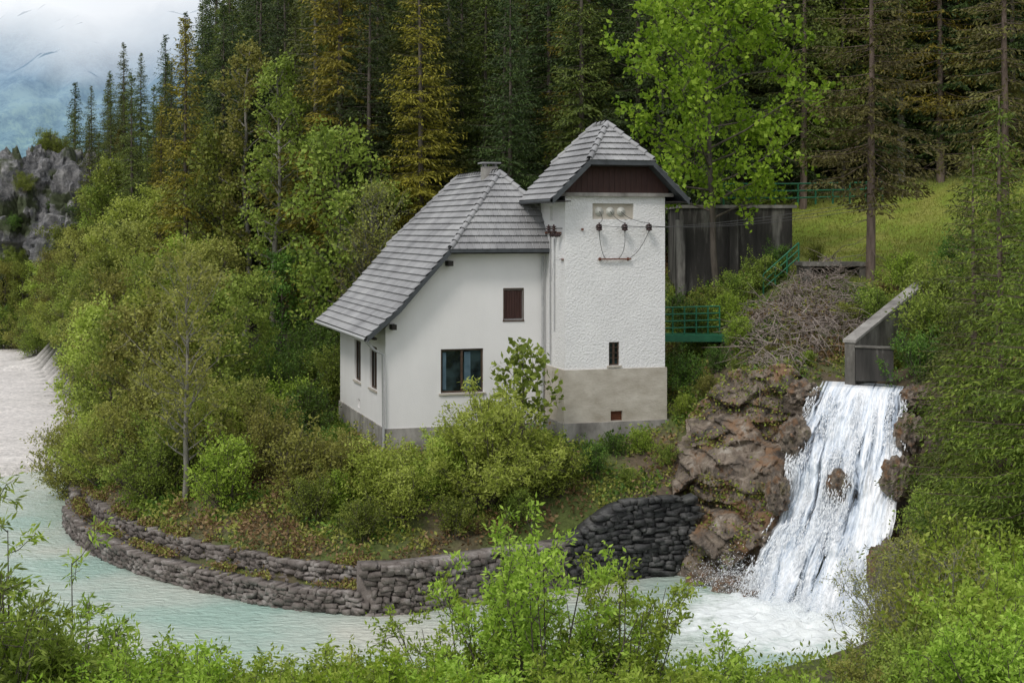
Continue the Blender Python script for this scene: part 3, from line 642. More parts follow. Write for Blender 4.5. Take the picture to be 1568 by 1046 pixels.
# ------------------------------------------------------------------ concrete structures
def wedge(name,p0,p1,w,zb,z0,z1,mat,capmat,cap=.12):
    p0=np.array(p0,float);p1=np.array(p1,float); d=(p1-p0)/np.linalg.norm(p1-p0); n=np.array([-d[1],d[0]])*w
    e_=empty(name)
    def mk(nm,zl0,zl1,zt0,zt1,gr,mt_):
        n2=n/np.linalg.norm(n)*(w+2*gr); o=-n/np.linalg.norm(n)*gr
        a0=p0-d*gr;a1=p1+d*gr
        c=[(a0+o,zl0,zt0),(a1+o,zl1,zt1),(a1+o+n2,zl1,zt1),(a0+o+n2,zl0,zt0)]
        bm=bmesh.new(); B=[bm.verts.new((k[0][0],k[0][1],k[1])) for k in c];T=[bm.verts.new((k[0][0],k[0][1],k[2])) for k in c]
        bm.faces.new(B[::-1]);bm.faces.new(T)
        for k in range(4): bm.faces.new((B[k],B[(k+1)%4],T[(k+1)%4],T[k]))
        bmesh.ops.recalc_face_normals(bm,faces=bm.faces[:])
        me=bpy.data.meshes.new(nm); bm.to_mesh(me); bm.free(); me.materials.append(mt_); addobj(nm,me,parent=e_)
    mk('body',zb,zb,z0,z1,0,mat); mk('coping',z0,z1,z0+cap,z1+cap,.05,capmat)
M['concside']=simple('concrete_mossy',(.04,.038,.032),(.14,.13,.115),1.3,.9,.4,8,stretch=(1,1,.5),detail=9,c3=(.3,.29,.26))
wedge('concrete_wing_wall',(12.3,51.0),(16.2,55.8),.4,5.5,8.1,10.0,M['concside'],M['concmid'],.1)
wedge('concrete_wing_wall',(12.3,50.85),(13.6,50.7),.3,6.75,7.95,7.9,M['concdark'],M['concside'],.06)
wedge('concrete_outlet_wall',(16.2,55.8),(20,54.5),.5,5.5,10.0,10.2,M['concside'],M['concmid'])
tank=empty('concrete_water_tank')
bm=bmesh.new(); box(bm,(7.9,67,8.5),(13.2,72,13.15)); me=bpy.data.meshes.new('tank'); bm.to_mesh(me); bm.free(); me.materials.append(M['concdark'])
addobj('tank_body',me,parent=tank)
boxes('tank_slab',[((7.8,66.9,13.15),(13.4,72,13.3))],M['concmid'],tank)
boxes('buttresses',[((7.7,66.5,8.5),(8.1,67,12.6)),((10.2,66.6,8.5),(10.6,67,12.9))],M['concdark'],tank)
boxes('concrete_culvert',[((12.8,62.2,9.0),(13.1,64,10.55)),((15.2,62.2,9.0),(15.5,64,10.55)),((12.7,62.1,10.55),(15.6,64,10.72)),((13.1,63.6,9),(15.2,63.9,10.5))],M['concside'])
def railing(name,pts,h,n,bars=3,mat=M['greenmetal'],r=.025):
    pts=np.array(pts,float); s=np.concatenate([[0],np.cumsum(np.linalg.norm(np.diff(pts,axis=0),axis=1))]); parts=[]
    for k in range(bars):
        q=pts.copy(); q[:,2]+=h*(k+1)/bars; parts.append((*tube(q,r,6),0))
    for d in np.linspace(0,s[-1],n):
        p=np.array([np.interp(d,s,pts[:,c]) for c in range(3)]); parts.append((*tube([p,p+[0,0,h]],r*1.1,6),0))
    addobj(name,quadmesh(name,parts,[mat]))
railing('green_railing',[(10,67.2,13.3),(13.2,67.2,13.3),(18.5,71,13.5)],1.0,9,r=.045)
railing('green_railing',[(6.2,59.3,7.75),(8.8,60.3,7.75)],1.15,6,4,r=.035)
boxes('green_footbridge_beam',[((6.0,59.0,7.5),(9.0,60.6,7.75))],M['greenmetal'])
railing('green_railing',[(11.2,63.4,9.2),(12.9,64.0,10.6)],.95,4,r=.035)

rng=np.random.default_rng(8); parts=[]
for k in range(1500):
    x=rng.uniform(9.2,14.4); y=54.6+(x-9.6)*.9+rng.uniform(-1.8,5.4)
    if x>12.5 and y<56: continue
    z=hz(x,y)+rng.uniform(.02,.75)
    L=rng.uniform(.4,2.2)*rng.uniform(.5,1); a=rng.normal(-1.3,1.1)
    d=np.array([math.cos(a),math.sin(a)*.8,-.35+rng.normal()*.4]); d/=np.linalg.norm(d)
    p=np.array([x,y,z]); q=p+d*L*.5+rng.normal(0,.12,3); e3=p+d*L+rng.normal(0,.15,3); q[2]+=.1
    parts.append((*tube([p,q,e3],[rng.uniform(.01,.04),.015,.004],3),0))
addobj('brush_pile',quadmesh('brush_pile',parts,[M['twig']]))

# ------------------------------------------------------------------ vegetation meshes
def spruce(seed,h,R,cb=.05,dens=1.0,droop=.25,bare=False,step=.36,tw=.26,ww=.09,sp=.26,ratio=.5):
    rng=np.random.default_rng(seed); parts=[]
    tz=np.linspace(0,h,9); wob=np.cumsum(rng.normal(0,.03,(9,2)),0); tp=np.c_[wob,tz]; r0=h*.009+.05
    parts.append((*tube(tp,np.linspace(r0,.02,9),7),0))
    z=cb*h; PP=[];DD=[]
    lobe=rng.uniform(0,6.28,3)
    while z<h-.15:
        t=(z-cb*h)/(h-cb*h); L0=R*(1-t)**.85*min(1,.5+t*5)
        nb=max(3,int(rng.integers(4,7)*dens))
        for k in range(nb):
            if rng.random()<.1: continue
            az=rng.uniform(0,2*np.pi)
            L=L0*rng.uniform(.5,1.1)*(1+.15*math.sin(az*2+lobe[0]+z*.4))+.12; dh=np.array([math.cos(az),math.sin(az),0])
            n=max(2,int(L/sp)); s=np.linspace(.12,1,n)
            dr=droop*rng.uniform(.6,1.5)*(1-t*1.5)
            base=np.array([np.interp(z,tz,tp[:,0]),np.interp(z,tz,tp[:,1]),z+rng.uniform(-.15,.15)])
            curve=lambda s_: base+dh*s_[:,None]*L+np.array([0,0,1.])*((-dr*1.5*s_+dr*.8*s_*s_+.15*t*s_)*L)[:,None]
            pos=curve(s)
            if L>.7: parts.append((*tube(curve(np.array([0,.5,1.])),[.012+L*.006,.011,.004],3),0))
            side=np.cross(dh,[0,0,1.])
            for sg in (-1,1):
                sl=ratio*L*(1.05-s)**.8*rng.uniform(.6,1.15,n)+.1
                m_=np.maximum(1,(sl/(tw*.55)).astype(int)); idx=np.repeat(np.arange(n),m_)
                u=np.concatenate([np.linspace(.1,.95,q) for q in m_])
                dd=dh*.65+side*sg*.85+np.array([0,0,-.12]); dd=dd/np.linalg.norm(dd)
                pp=pos[idx]+dd*(u*sl[idx])[:,None]+np.array([0,0,-1.])*(u*u*sl[idx]*.35)[:,None]
                PP.append(pp); DD.append(dd+np.array([0,0,-.45])+rng.normal(0,.42,(len(u),3)))
            q=np.linspace(.1,1,n*2); PP.append(curve(q)); DD.append(dh*.5+np.array([0,0,-.35])+rng.normal(0,.4,(n*2,3)))
        z+=step*rng.uniform(.7,1.25)*(1 if t<.8 else .7)
    if bare:
        for k in range(int(cb*h*6)):
            z=rng.uniform(.1,1)*cb*h; az=rng.uniform(0,6.28); L=rng.uniform(.3,1.7); dh=np.array([math.cos(az),math.sin(az),-.25+rng.normal()*.2])
            b0=np.array([0,0,z]); parts.append((*tube([b0,b0+dh*L*.5,b0+dh*L-np.array([0,0,.12])],[.018,.011,.004],3),0))
    P=np.concatenate(PP);D=np.concatenate(DD); n=len(P)
    parts.append((*leaves(P,D,tw*rng.uniform(.6,1.3,n),ww*rng.uniform(.6,1.2,n),rng),1))
    return parts
def branchy(seed,stems,leaf,lw,subs,twigs,lpt,sublen,clump=.12,rad=.03):
    rng=np.random.default_rng(seed); parts=[];P=[];D=[]
    def grow(pts,r,k):
        parts.append((*tube(pts,np.linspace(r,max(r*.2,.004),len(pts)),k),0))
    for pts,r,lim in stems:
        grow(pts,r,6)
        s_=np.linspace(0,1,len(pts))
        for a in range(lim):
            t=rng.uniform(.25,1); b0=np.array([np.interp(t,s_,pts[:,c]) for c in range(3)])
            dr=pts[-1]-pts[0]; dr=dr/np.linalg.norm(dr); d=dr*.5+rng.normal(0,.62,3)+np.array([0,0,.25]); d/=np.linalg.norm(d)
            L=sublen*rng.uniform(.5,1.2)*(1.2-.5*t)
            p1=b0+d*L*.5+rng.normal(0,.05,3); p2=b0+d*L+rng.normal(0,.1,3)+np.array([0,0,.05])
            grow(np.array([b0,p1,p2]),max(r*.35,.008),3)
            for q in range(twigs):
                u=rng.uniform(.25,1); c0=b0+(p2-b0)*u; e=d*.6+rng.normal(0,.6,3); e/=np.linalg.norm(e); l=L*rng.uniform(.25,.55)
                c1=c0+e*l
                if q%2==0: parts.append((*tube([c0,c1],[.006,.002],3),0))
                m_=lpt; w=rng.uniform(.1,1.05,(m_,1)); P.append(c0+(c1-c0)*w+rng.normal(0,clump,(m_,3))); D.append(e*.6+rng.normal(0,.7,(m_,3)))
    P=np.concatenate(P);D=np.concatenate(D); n=len(P); L=leaf*rng.uniform(.6,1.25,n)
    parts.append((*leaves(P,D,L,L*lw,rng),1))
    return parts
def tree(seed,h,R,cb,limbs,leaf,subs=6,twigs=5,lpt=7,lw=.6,clump=.12,rise=.5,r0=None,sublen=None):
    rng=np.random.default_rng(seed); r0=r0 or h*.01+.03
    tz=np.linspace(0,h*.93,8); wob=np.cumsum(rng.normal(0,h*.008,(8,2)),0); wob[0]=0; tp=np.c_[wob,tz]
    st=[(tp,r0,2)]
    for k in range(limbs):
        t=cb+(1-cb)*((k+.5)/limbs)*.97; x=(t-cb)/(1-cb)
        L=R*(math.sin(math.pi*min(1,x*.85+.13))**.7)*rng.uniform(.55,1.2)+.2
        az=k*2.4+rng.normal(0,.4); z=t*h*.93; b0=np.array([np.interp(z,tz,tp[:,0]),np.interp(z,tz,tp[:,1]),z])
        up=rise+x*.7; d=np.array([math.cos(az),math.sin(az),up*.8]); d/=np.linalg.norm(d)
        p=[b0]; 
        for q in range(3): p.append(p[-1]+(d+rng.normal(0,.14,3))*L/3); 
        st.append((np.array(p),max(.012,r0*.38*(1-x*.6)),subs))
    return branchy(seed+1,st,leaf,lw,subs,twigs,lpt,sublen or R*.42,clump)
def shrub(seed,h,R,nst,leaf,subs=6,twigs=4,lpt=8,lw=.5,clump=.1,upr=1.0,sublen=None):
    rng=np.random.default_rng(seed); st=[]
    for k in range(nst):
        az=rng.uniform(0,6.283); rr=R*math.sqrt(rng.uniform(0,1)); hh=h*math.sqrt(max(.12,1-(rr/R)**2*.85))*rng.uniform(.72,1.06)
        b0=np.array([math.cos(az)*rr*.15,math.sin(az)*rr*.15,0]); e=np.array([math.cos(az)*rr,math.sin(az)*rr,hh])
        m1=b0*.4+e*.4+np.array([0,0,hh*.12*upr])+rng.normal(0,.06,3); st.append((np.array([b0,m1*.55+b0*.45,m1+(e-m1)*.35,e]),.012+.004*h,subs))
    return branchy(seed+1,st,leaf,lw,subs,twigs,lpt,sublen or R*.38,clump)
def mk(name,parts,leaf,bark='bark'): return quadmesh(name,parts,[M[bark],M[leaf]])
ME={}
for k in range(4): ME['sp%d'%k]=mk('spruce_mesh',spruce(10+k,22+2*k,3.4+.3*k,.04+.03*k,1.2,.45),'spruce')
ME['spb0']=mk('spruce_bare',spruce(21,24,2.7,.36,1.1,.4,bare=True),'spruce','barkpale')
ME['spb1']=mk('spruce_bare',spruce(22,26,2.9,.3,1.1,.4,bare=True),'spruce2','barkpale')
ME['spy']=mk('spruce_y',spruce(30,20,3.3,.03,1.3,.3),'sprucey')
ME['larch']=mk('larch',spruce(31,19,3.7,.19,1.0,.35,bare=True,step=.42,tw=.24,ww=.09,sp=.3,ratio=.45),'larch','barkred')
ME['spr']=mk('spruce_near',spruce(32,13,3.2,.02,1.3,.35,step=.25,tw=.17,ww=.05,sp=.2),'sprucer','barkred')
ME['maple']=mk('maple',tree(40,14.5,4.6,.24,32,.25,subs=8,twigs=6,lpt=8,lw=.75,clump=.13,rise=.3),'bright')
ME['tall']=mk('tall_tree',tree(41,20,2.6,.3,32,.22,subs=5,twigs=5,lpt=8,lw=.7,clump=.16),'mid','barkpale')
ME['sparse']=mk('sparse_tree',tree(42,9.5,2.5,.18,34,.15,subs=6,twigs=5,lpt=5,lw=.6,clump=.1,rise=.9),'olive','barkpale')
ME['bare']=mk('bare_tree',tree(43,10,2.4,.3,40,.14,subs=8,twigs=7,lpt=2,lw=.6,clump=.08,rise=1.2),'olive','barkpale')
ME['tA']=mk('tree_a',tree(44,8,2.5,.12,28,.19,subs=6,twigs=5,lpt=8,lw=.65,clump=.15),'olive')
ME['tB']=mk('tree_b',tree(45,10,2.6,.15,30,.19,subs=6,twigs=5,lpt=8,lw=.65,clump=.15),'mid')
ME['sA']=mk('shrub_a',shrub(50,3.6,2.2,34,.12,subs=7,twigs=5,lpt=10,clump=.1),'mid')
ME['sB']=mk('shrub_b',shrub(51,2.6,1.6,26,.12,subs=6,twigs=5,lpt=9,clump=.1),'fresh')
ME['sC']=mk('shrub_c',shrub(52,2.0,1.3,22,.1,subs=6,twigs=4,lpt=9,clump=.08),'olive')
ME['wil']=mk('willow_dome',shrub(54,4.1,2.7,80,.15,subs=7,twigs=5,lpt=10,lw=.36,clump=.08,sublen=.8),'willow')
ME['young']=mk('young_maple',tree(53,4.2,1.5,.2,14,.24,subs=4,twigs=3,lpt=5,lw=.8,clump=.12,rise=.7),'mid')
ME['nA']=mk('near_willow_a',shrub(60,4.1,1.9,34,.1,subs=9,twigs=5,lpt=13,lw=.42,clump=.05,sublen=.65),'fresh')
ME['nB']=mk('near_willow_b',shrub(61,3.6,1.0,20,.13,subs=9,twigs=5,lpt=12,lw=.25,clump=.05,sublen=.6),'mid')
ME['nC']=mk('near_shrub_c',shrub(62,2.6,1.4,34,.1,subs=8,twigs=5,lpt=12,lw=.42,clump=.06,sublen=.5),'fresh')
ME['nD']=mk('near_twiggy',shrub(63,3.8,2.4,30,.1,subs=9,twigs=6,lpt=4,lw=.35,clump=.06,sublen=.8),'olive','barkpale')
def put(name,mk_,x,y,s=1.0,leaf=None,parent=None,dz=-.1,rot=None,sz=None):
    o=addobj(name,ME[mk_],(x,y,hz(x,y)+dz),parent,random.uniform(0,6.28) if rot is None else rot,(s,s,s*(sz or 1)))
    if leaf:
        o.material_slots[1].link='OBJECT'; o.material_slots[1].material=M[leaf]
    return o
def B(px,d): return (px-784)/F*d, d

put('maple_tree','maple',*B(1098,66),1.0,sz=1.04,rot=.4)
put('larch_tree','larch',*B(1333,62),1.0,rot=1)
put('larch_tree','larch',*B(1540,66),1.05)
put('larch_tree','larch',*B(1440,82),1.1,leaf='sprucey')
put('larch_tree','larch',*B(1230,80),1.0,leaf='spruce2')
put('spruce_tree','spr',*B(1530,36),1.0,rot=2)
put('spruce_tree','spr',*B(1600,33),.9)
put('spruce_tree','spr',*B(1490,44),.9,leaf='spruce2')
put('yellow_spruce_tree','spy',*B(288,88),1.05,sz=1.0)
put('pale_beech_tree','tall',*B(415,78),.9)
put('pale_beech_tree','tall',*B(375,86),.95,leaf='olive')
put('bare_tree','bare',*B(570,71),1.0); put('bare_tree','bare',*B(552,70.5),.8)
put('tall_spruce_tree','spb0',*B(548,78),1.0); put('tall_spruce_tree','spb1',*B(482,80),1.0); put('tall_spruce_tree','spb0',*B(690,82),1.0); put('tall_spruce_tree','spb1',*B(886,78),.85,leaf='sprucey')
put('young_maple_tree','young',*B(800,52.4),1.0,leaf='mid')
put('sparse_tree','sparse',*B(283,53.5),.98,rot=1.0); 
put('willow_shrub','wil',*B(750,50.0),1.0,rot=.5); put('willow_shrub','sA',*B(672,50.3),.72,leaf='willow')
put('willow_shrub','sA',*B(835,50.8),.7,leaf='fresh')
for px,d,k,s,l in [(585,50,'sB',.95,'willow'),(520,51,'sB',1.0,'olive'),(455,51,'sC',1.4,'olive'),(620,48.5,'sC',1.1,'willow'),(560,47.5,'sC',.8,'mid'),(480,49,'sC',.9,'mid'),(400,54,'sA',.9,'olive'),(350,52,'sC',1.4,'fresh'),
   (240,55,'sA',1.0,'mid'),(200,57,'sA',1.1,'olive'),(160,59,'sA',1.0,'willow'),(145,61,'sA',.9,'olive'),(320,56,'sA',1.1,'willow'),(370,57,'sA',1.0,'olive'),(270,58,'sA',1.3,'olive'),(120,65,'sA',1.1,'olive'),(430,56,'sC',1.2,'dkgreen'),
   (700,47.9,'sC',.8,'mid'),(790,49.0,'sC',.7,'mid'),(860,50.8,'sC',.9,'mid'),(910,51.8,'sC',.7,'dkgreen'),(980,53.4,'sC',.55,'fresh'),(1020,52.8,'sC',.45,'mid'),(530,50,'sC',.8,'fresh'),(940,53.3,'sC',.5,'dkgreen'),(960,51.6,'sC',.4,'mid')]:
    x,y=B(px,d); put('shrub',k,x,y,s,leaf=l)
th=empty('riverside_thicket')
for px,d,k,s,l in [(215,60,'tA',.85,'olive'),(170,64,'tA',.8,'mid'),(260,62,'tA',.9,'willow'),(330,63,'tA',.85,'mid'),(380,66,'tB',.7,'mid'),(140,70,'tA',.85,'willow'),(175,74,'tB',.8,'olive'),(235,72,'tB',.85,'mid'),(300,74,'tB',.85,'olive'),(130,80,'tB',.75,'olive'),
   (150,86,'tB',.85,'mid'),(210,86,'tB',.95,'olive'),(268,80,'tB',.85,'fresh'),(340,78,'tB',.8,'olive'),(118,98,'tB',.85,'mid'),(145,105,'tB',.9,'olive'),(190,104,'tB',1.05,'willow'),(240,104,'tB',1.0,'willow'),(335,95,'tB',1.0,'mid'),
   (95,115,'tB',.8,'mid'),(115,125,'tB',.9,'olive'),(160,125,'tB',1.1,'mid'),(80,132,'tB',.8,'olive'),(95,140,'tB',.95,'mid'),(60,140,'tB',.85,'willow'),(35,141,'tB',.85,'mid'),(8,142,'tB',.85,'olive'),(-15,144,'tB',.9,'mid'),(70,136,'sA',1.3,'mid'),(45,138,'sA',1.3,'olive'),(20,140,'sA',1.3,'mid'),(0,140,'sA',1.3,'dkgreen'),(85,126,'sA',1.2,'willow'),(60,131,'sA',1.1,'mid'),(125,142,'tB',1.0,'dkgreen'),
   (400,72,'sA',1.0,'dkgreen'),(450,66,'sA',.9,'dkgreen'),(480,70,'sA',1.1,'dkgreen'),(500,66,'sA',.9,'mid'),(520,74,'sA',1.2,'dkgreen'),(430,76,'tB',.7,'dkgreen'),(505,76,'tA',.8,'dkgreen'),(440,62,'sC',1.3,'fresh'),(470,61,'sC',1.2,'dkgreen')]:
    x,y=B(px,d); put('thicket_tree',k,x,y,s,leaf=l,parent=th)
hs=empty('hillside_shrubs')
for px,d,k,s,l in [(1045,57,'sC',.9,'dkgreen'),(1058,61.5,'sC',.9,'dkgreen'),(1085,63,'sC',.9,'mid'),(1035,64,'sC',.9,'dkgreen'),(1110,61,'sC',.9,'fresh'),(1130,63,'sC',.9,'mid'),(1160,64,'sC',.9,'mid'),(1100,57,'sC',.6,'dkgreen'),(1135,58,'sC',.7,'fresh'),
    (1190,65,'sC',.8,'dkgreen'),(1250,66,'sC',.5,'mid'),(1300,58,'sC',.6,'olive'),(1340,58,'sC',.9,'mid'),(1380,60,'sC',.9,'fresh'),(1360,53.5,'sC',.6,'mid'),(1420,56,'sB',.9,'mid'),(1480,58,'sB',1.0,'dkgreen'),(1410,50.5,'sB',.8,'dkgreen'),(1450,52,'sB',1.1,'mid'),(1520,54,'sA',.9,'mid'),
    (1050,55,'sC',.5,'fresh'),(1085,55.6,'sC',.5,'olive'),(1130,55.8,'sC',.4,'mid'),(1180,55.6,'sC',.35,'olive'),(1240,54.6,'sC',.35,'fresh'),(1560,60,'sA',.9,'mid')]:
    x,y=B(px,d); put('hill_shrub',k,x,y,s,leaf=l,parent=hs)
rb=empty('right_bank_thicket')
for px,d,k,s,l in [(1430,42,'sB',.9,'dkgreen'),(1460,40,'sA',.8,'mid'),(1480,37,'sA',.8,'dkgreen'),(1440,36,'sB',.9,'olive'),(1500,33,'sA',.9,'mid'),(1550,31,'sA',1.0,'fresh'),(1470,31,'sB',1.0,'olive'),(1520,28,'sB',1.2,'fresh'),(1580,27,'sA',.9,'fresh'),(1410,33,'nD',.8,'olive'),(1370,35,'nD',.75,'olive'),(1440,28,'nD',.9,'olive'),(1425,46,'sB',.6,'rust'),(1560,38,'sA',1.0,'mid'),(1500,25,'nC',1.0,'fresh'),(1570,22,'nC',1.1,'fresh'),
   (1390,27,'nC',.8,'mid'),(1340,26,'nC',.7,'olive'),(1300,25,'nC',.55,'mid'),(1460,23,'nC',.9,'mid'),(1540,19,'nC',.9,'fresh'),(1400,38,'sC',.7,'mid'),(1420,22,'nC',.7,'mid')]:
    x,y=B(px,d); put('bank_shrub',k,x,y,s,leaf=l,parent=rb)
put('foreground_willow','nA',*B(830,18),.86,rot=1.2); put('foreground_willow','nA',*B(715,19),.74); put('foreground_willow','nA',*B(950,18.5),.76); put('foreground_willow','nC',*B(1040,19),.95)
put('foreground_willow','nB',*B(30,18),1.0,leaf='fresh'); put('foreground_willow','nB',*B(110,18.6),.9,leaf='fresh'); put('foreground_willow','nB',*B(-20,17),1.0,leaf='mid')
fg=empty('foreground_bushes')
rng=np.random.default_rng(99)
for k in range(36):
    px=-40+k*19+rng.uniform(-10,10); d=rng.uniform(15.5,21); x,y=B(px,d)
    put('low_bush','nC',x,y,rng.uniform(.6,.85),leaf=['fresh','willow','bright','fresh'][k%4],parent=fg)
for px,d in [(640,17),(700,16),(800,16.5),(900,16),(1000,16.5),(1080,17.5),(1190,19),(560,18)]:
    x,y=B(px,d); put('low_bush','nC',x,y,.7,leaf='fresh',parent=fg)

# forest on the hillside
fo=empty('spruce_forest')
rng=np.random.default_rng(11)
cnt=0; pts=[]
for tr_ in range(8000):
    y=rng.uniform(72,180); x=rng.uniform(-60,62)
    if abs(x)>y*.40+5: continue
    px=784+F*x/y
    if px<330 and y<118: continue
    if 330<=px<470 and y<84: continue
    if x>11 and y<83: continue
    if sdpoly(WATER,np.array([x]),np.array([y]))[0]>-5: continue
    sp=2.75 if y<118 else 4.6
    if any((x-a)**2+(y-b)**2<sp*sp for a,b in pts): continue
    zt=hz(x,y)
    if px<330 and zt>40: continue
    if zt-CAMZ>350/F*y+1: continue
    if px<330:
        lim=350-(20+ (330-px)*.75 if px>120 else 180+(120-px)*.6)
        hmax=CAMZ+lim/F*y-zt
        if hmax<7: continue
        s=min(1.0,hmax/23)*rng.uniform(.65,1)
    else: s=rng.uniform(.75,1.12)
    pts.append((x,y)); cnt+=1
    r=rng.random()
    k='sp%d'%rng.integers(0,4) if r<.88 else ('spb%d'%rng.integers(0,2) if r<.95 else 'tB')
    if k=='tB': put('forest_broadleaf',k,x,y,1.3,leaf='mid' if rng.random()<.6 else 'olive',parent=fo); continue
    q=rng.random(); lf='spruce' if q<.58 else ('spruce2' if q<.95 else 'sprucey')
    put('forest_tree',k,x,y,s,leaf=lf,parent=fo)
print('forest',cnt)
for px,d,k,s in [(1245,84,'sp1',.8),(1290,86,'sp2',.9),(1350,84,'sp0',.9),(1400,86,'sp3',.9),(1445,83,'sp1',.9),(1500,84,'sp2',.9),(1550,82,'sp0',.9),(1590,84,'sp1',.9),(1200,82,'sp0',.9),(1380,83,'spb1',.95)]:
    x,y=B(px,d); put('forest_tree',k,x,y,s,parent=fo)

# undergrowth leaves
rng=np.random.default_rng(123); n=360000
x=rng.uniform(-21,24,n); y=rng.uniform(44,76,n)
w=sdpoly(WATER,x,y); ca,sa=math.cos(-ANG),math.sin(-ANG)
lx=(x-HB[0])*ca-(y-HB[1])*sa; ly=(x-HB[0])*sa+(y-HB[1])*ca
keep=(w<-1.2)&~((lx>-.2)&(lx<10.4)&(ly>-.1)&(ly<9.6))&~((lx>6.2)&(lx<10.8)&(ly>-2.6)&(ly<1))
keep&=~((x>12.6)&(y>61))
keep&=~((x>10.2)&(x<14.9)&(y<53.2))
keep&=sdpoly(CLIFF,x,y)<.1
dn=fbm(x*.7,y*.7,55)+.5
keep&=(rng.random(n)<sm((dn-.33)*4.5)+.12)
x=x[keep];y=y[keep];dn=dn[keep]; z=height(x,y)+np.abs(rng.normal(0,.16,len(x)))*(1+2*np.clip(dn-.5,0,1))
P=np.c_[x,y,z]; D=rng.normal(size=P.shape); D[:,2]=np.abs(D[:,2])*.7+.1
L=rng.uniform(.08,.2,len(P)); kind=fbm(x*.5,y*.5,66)+.5+rng.normal(0,.06,len(x))
prt=[]
for idx,(a_,b_) in enumerate([(-9,.38),(.38,.5),(.5,.6),(.6,9)]):
    q=(kind>=a_)&(kind<b_); prt.append((*leaves(P[q],D[q],L[q],L[q]*.6,rng),idx))
addobj('undergrowth',quadmesh('undergrowth',prt,[M['rust'],M['olive'],M['dkgreen'],M['mid']]))
n=60000; x=rng.uniform(12.5,45,n); y=rng.uniform(61,84,n); z=height(x,y); P=np.c_[x,y,z]; D=rng.normal(0,.4,P.shape); D[:,2]=1; L=rng.uniform(.06,.2,n)
addobj('lawn_grass',quadmesh('lawn_grass',[(*leaves(P,D,L,L*.25,rng),0)],[M['olive']]))
q=rng.integers(0,len(CLV),26000); P=CLV[q]+rng.normal(0,.07,(26000,3)); hi=P[:,2]/7; k=fbm(P[:,0]*1.1+P[:,1],P[:,2]*1.1,88,5)>.2-.2*hi; P=P[k]; D=rng.normal(size=P.shape); D[:,1]-=.6
k=(P[:,0]<8.0+(P[:,2]*.4))|(P[:,0]>13.2); P=P[k];D=D[k]
addobj('cliff_plants',quadmesh('cliff_plants',[(*leaves(P[::3],D[::3],.13,.08,rng),0),(*leaves(P[1::3],D[1::3],.13,.08,rng),1),(*leaves(P[2::3],D[2::3],.13,.08,rng),2)],[M['olive'],M['rust'],M['mid']]))
n=60000; x=rng.uniform(-12,14,n); y=rng.uniform(8,36,n); z=height(x,y)+np.abs(rng.normal(0,.25,n)); P=np.c_[x,y,z]; D=rng.normal(size=P.shape); D[:,2]=np.abs(D[:,2])+.3; L=rng.uniform(.08,.2,n)
addobj('near_undergrowth',quadmesh('near_undergrowth',[(*leaves(P,D,L,L*.45,rng),0)],[M['mid']]))
pp=catmull(left); n=20000; ii=rng.integers(0,len(pp),n); t_=np.gradient(pp,axis=0); t_/=np.linalg.norm(t_,axis=1)[:,None]; nr=np.stack([-t_[:,1],t_[:,0]],1)
if sdpoly(WATER,(pp[10:11,0]+nr[10,0]*.5),(pp[10:11,1]+nr[10,1]*.5))[0]>0: nr=-nr
of=np.where(rng.random(n)<.35,.62,1.25)+rng.normal(0,.13,n); xy=pp[ii]+nr[ii]*of[:,None]+rng.normal(0,.1,(n,2))
zz=np.where(of<.95,.74,1.33)+np.abs(rng.normal(0,.1,n))
kp=fbm(xy[:,0]*.8,xy[:,1]*.8,61)>-.04; P=np.c_[xy,zz][kp]; D=rng.normal(size=P.shape)
addobj('wall_plants',quadmesh('wall_plants',[(*leaves(P[::2],D[::2],.12,.07,rng),0),(*leaves(P[1::2],D[1::2],.12,.07,rng),1)],[M['olive'],M['rust']]))

# ------------------------------------------------------------------ rock outcrop + distant mountain
m,nt,o=newmat('outcrop_rock')
g=N(nt,'ShaderNodeNewGeometry')
n=N(nt,'ShaderNodeTexNoise'); n.inputs['Scale'].default_value=.55; n.inputs['Detail'].default_value=13; n.inputs['Roughness'].default_value=.75; nt.links.new(g.outputs['Position'],n.inputs[0])
r=ramp(nt,n.outputs[0],[(.38,(.06,.065,.07)),(.48,(.2,.2,.205)),(.58,(.42,.41,.41)),(.68,(.58,.57,.55))])
n2=N(nt,'ShaderNodeTexNoise'); n2.inputs['Scale'].default_value=.35; n2.inputs['Detail'].default_value=9; nt.links.new(g.outputs['Position'],n2.inputs[0])
r2=ramp(nt,n2.outputs[0],[(.5,(0,0,0)),(.58,(1,1,1))])
mx=N(nt,'ShaderNodeMix',data_type='RGBA'); mx.inputs[7].default_value=(.08,.1,.045,1); nt.links.new(r2.outputs[0],mx.inputs[0]); nt.links.new(r.outputs[0],mx.inputs[6])
b=N(nt,'ShaderNodeBsdfPrincipled'); b.inputs['Roughness'].default_value=.9; nt.links.new(mx.outputs[2],b.inputs['Base Color'])
bp=N(nt,'ShaderNodeBump'); bp.inputs['Strength'].default_value=1; bp.inputs['Distance'].default_value=1.0; nt.links.new(n.outputs[0],bp.inputs['Height']); nt.links.new(bp.outputs[0],b.inputs['Normal'])
nt.links.new(b.outputs[0],o.inputs[0]); M['outcrop']=m
rockblob('rock_outcrop',(-49.5,150,10.5),(5,6,9),1,M['outcrop']); rockblob('rock_outcrop',(-44,149,11),(6,6,8),2,M['outcrop']); rockblob('rock_outcrop',(-55,152,8),(6,6,8),3,M['outcrop'])
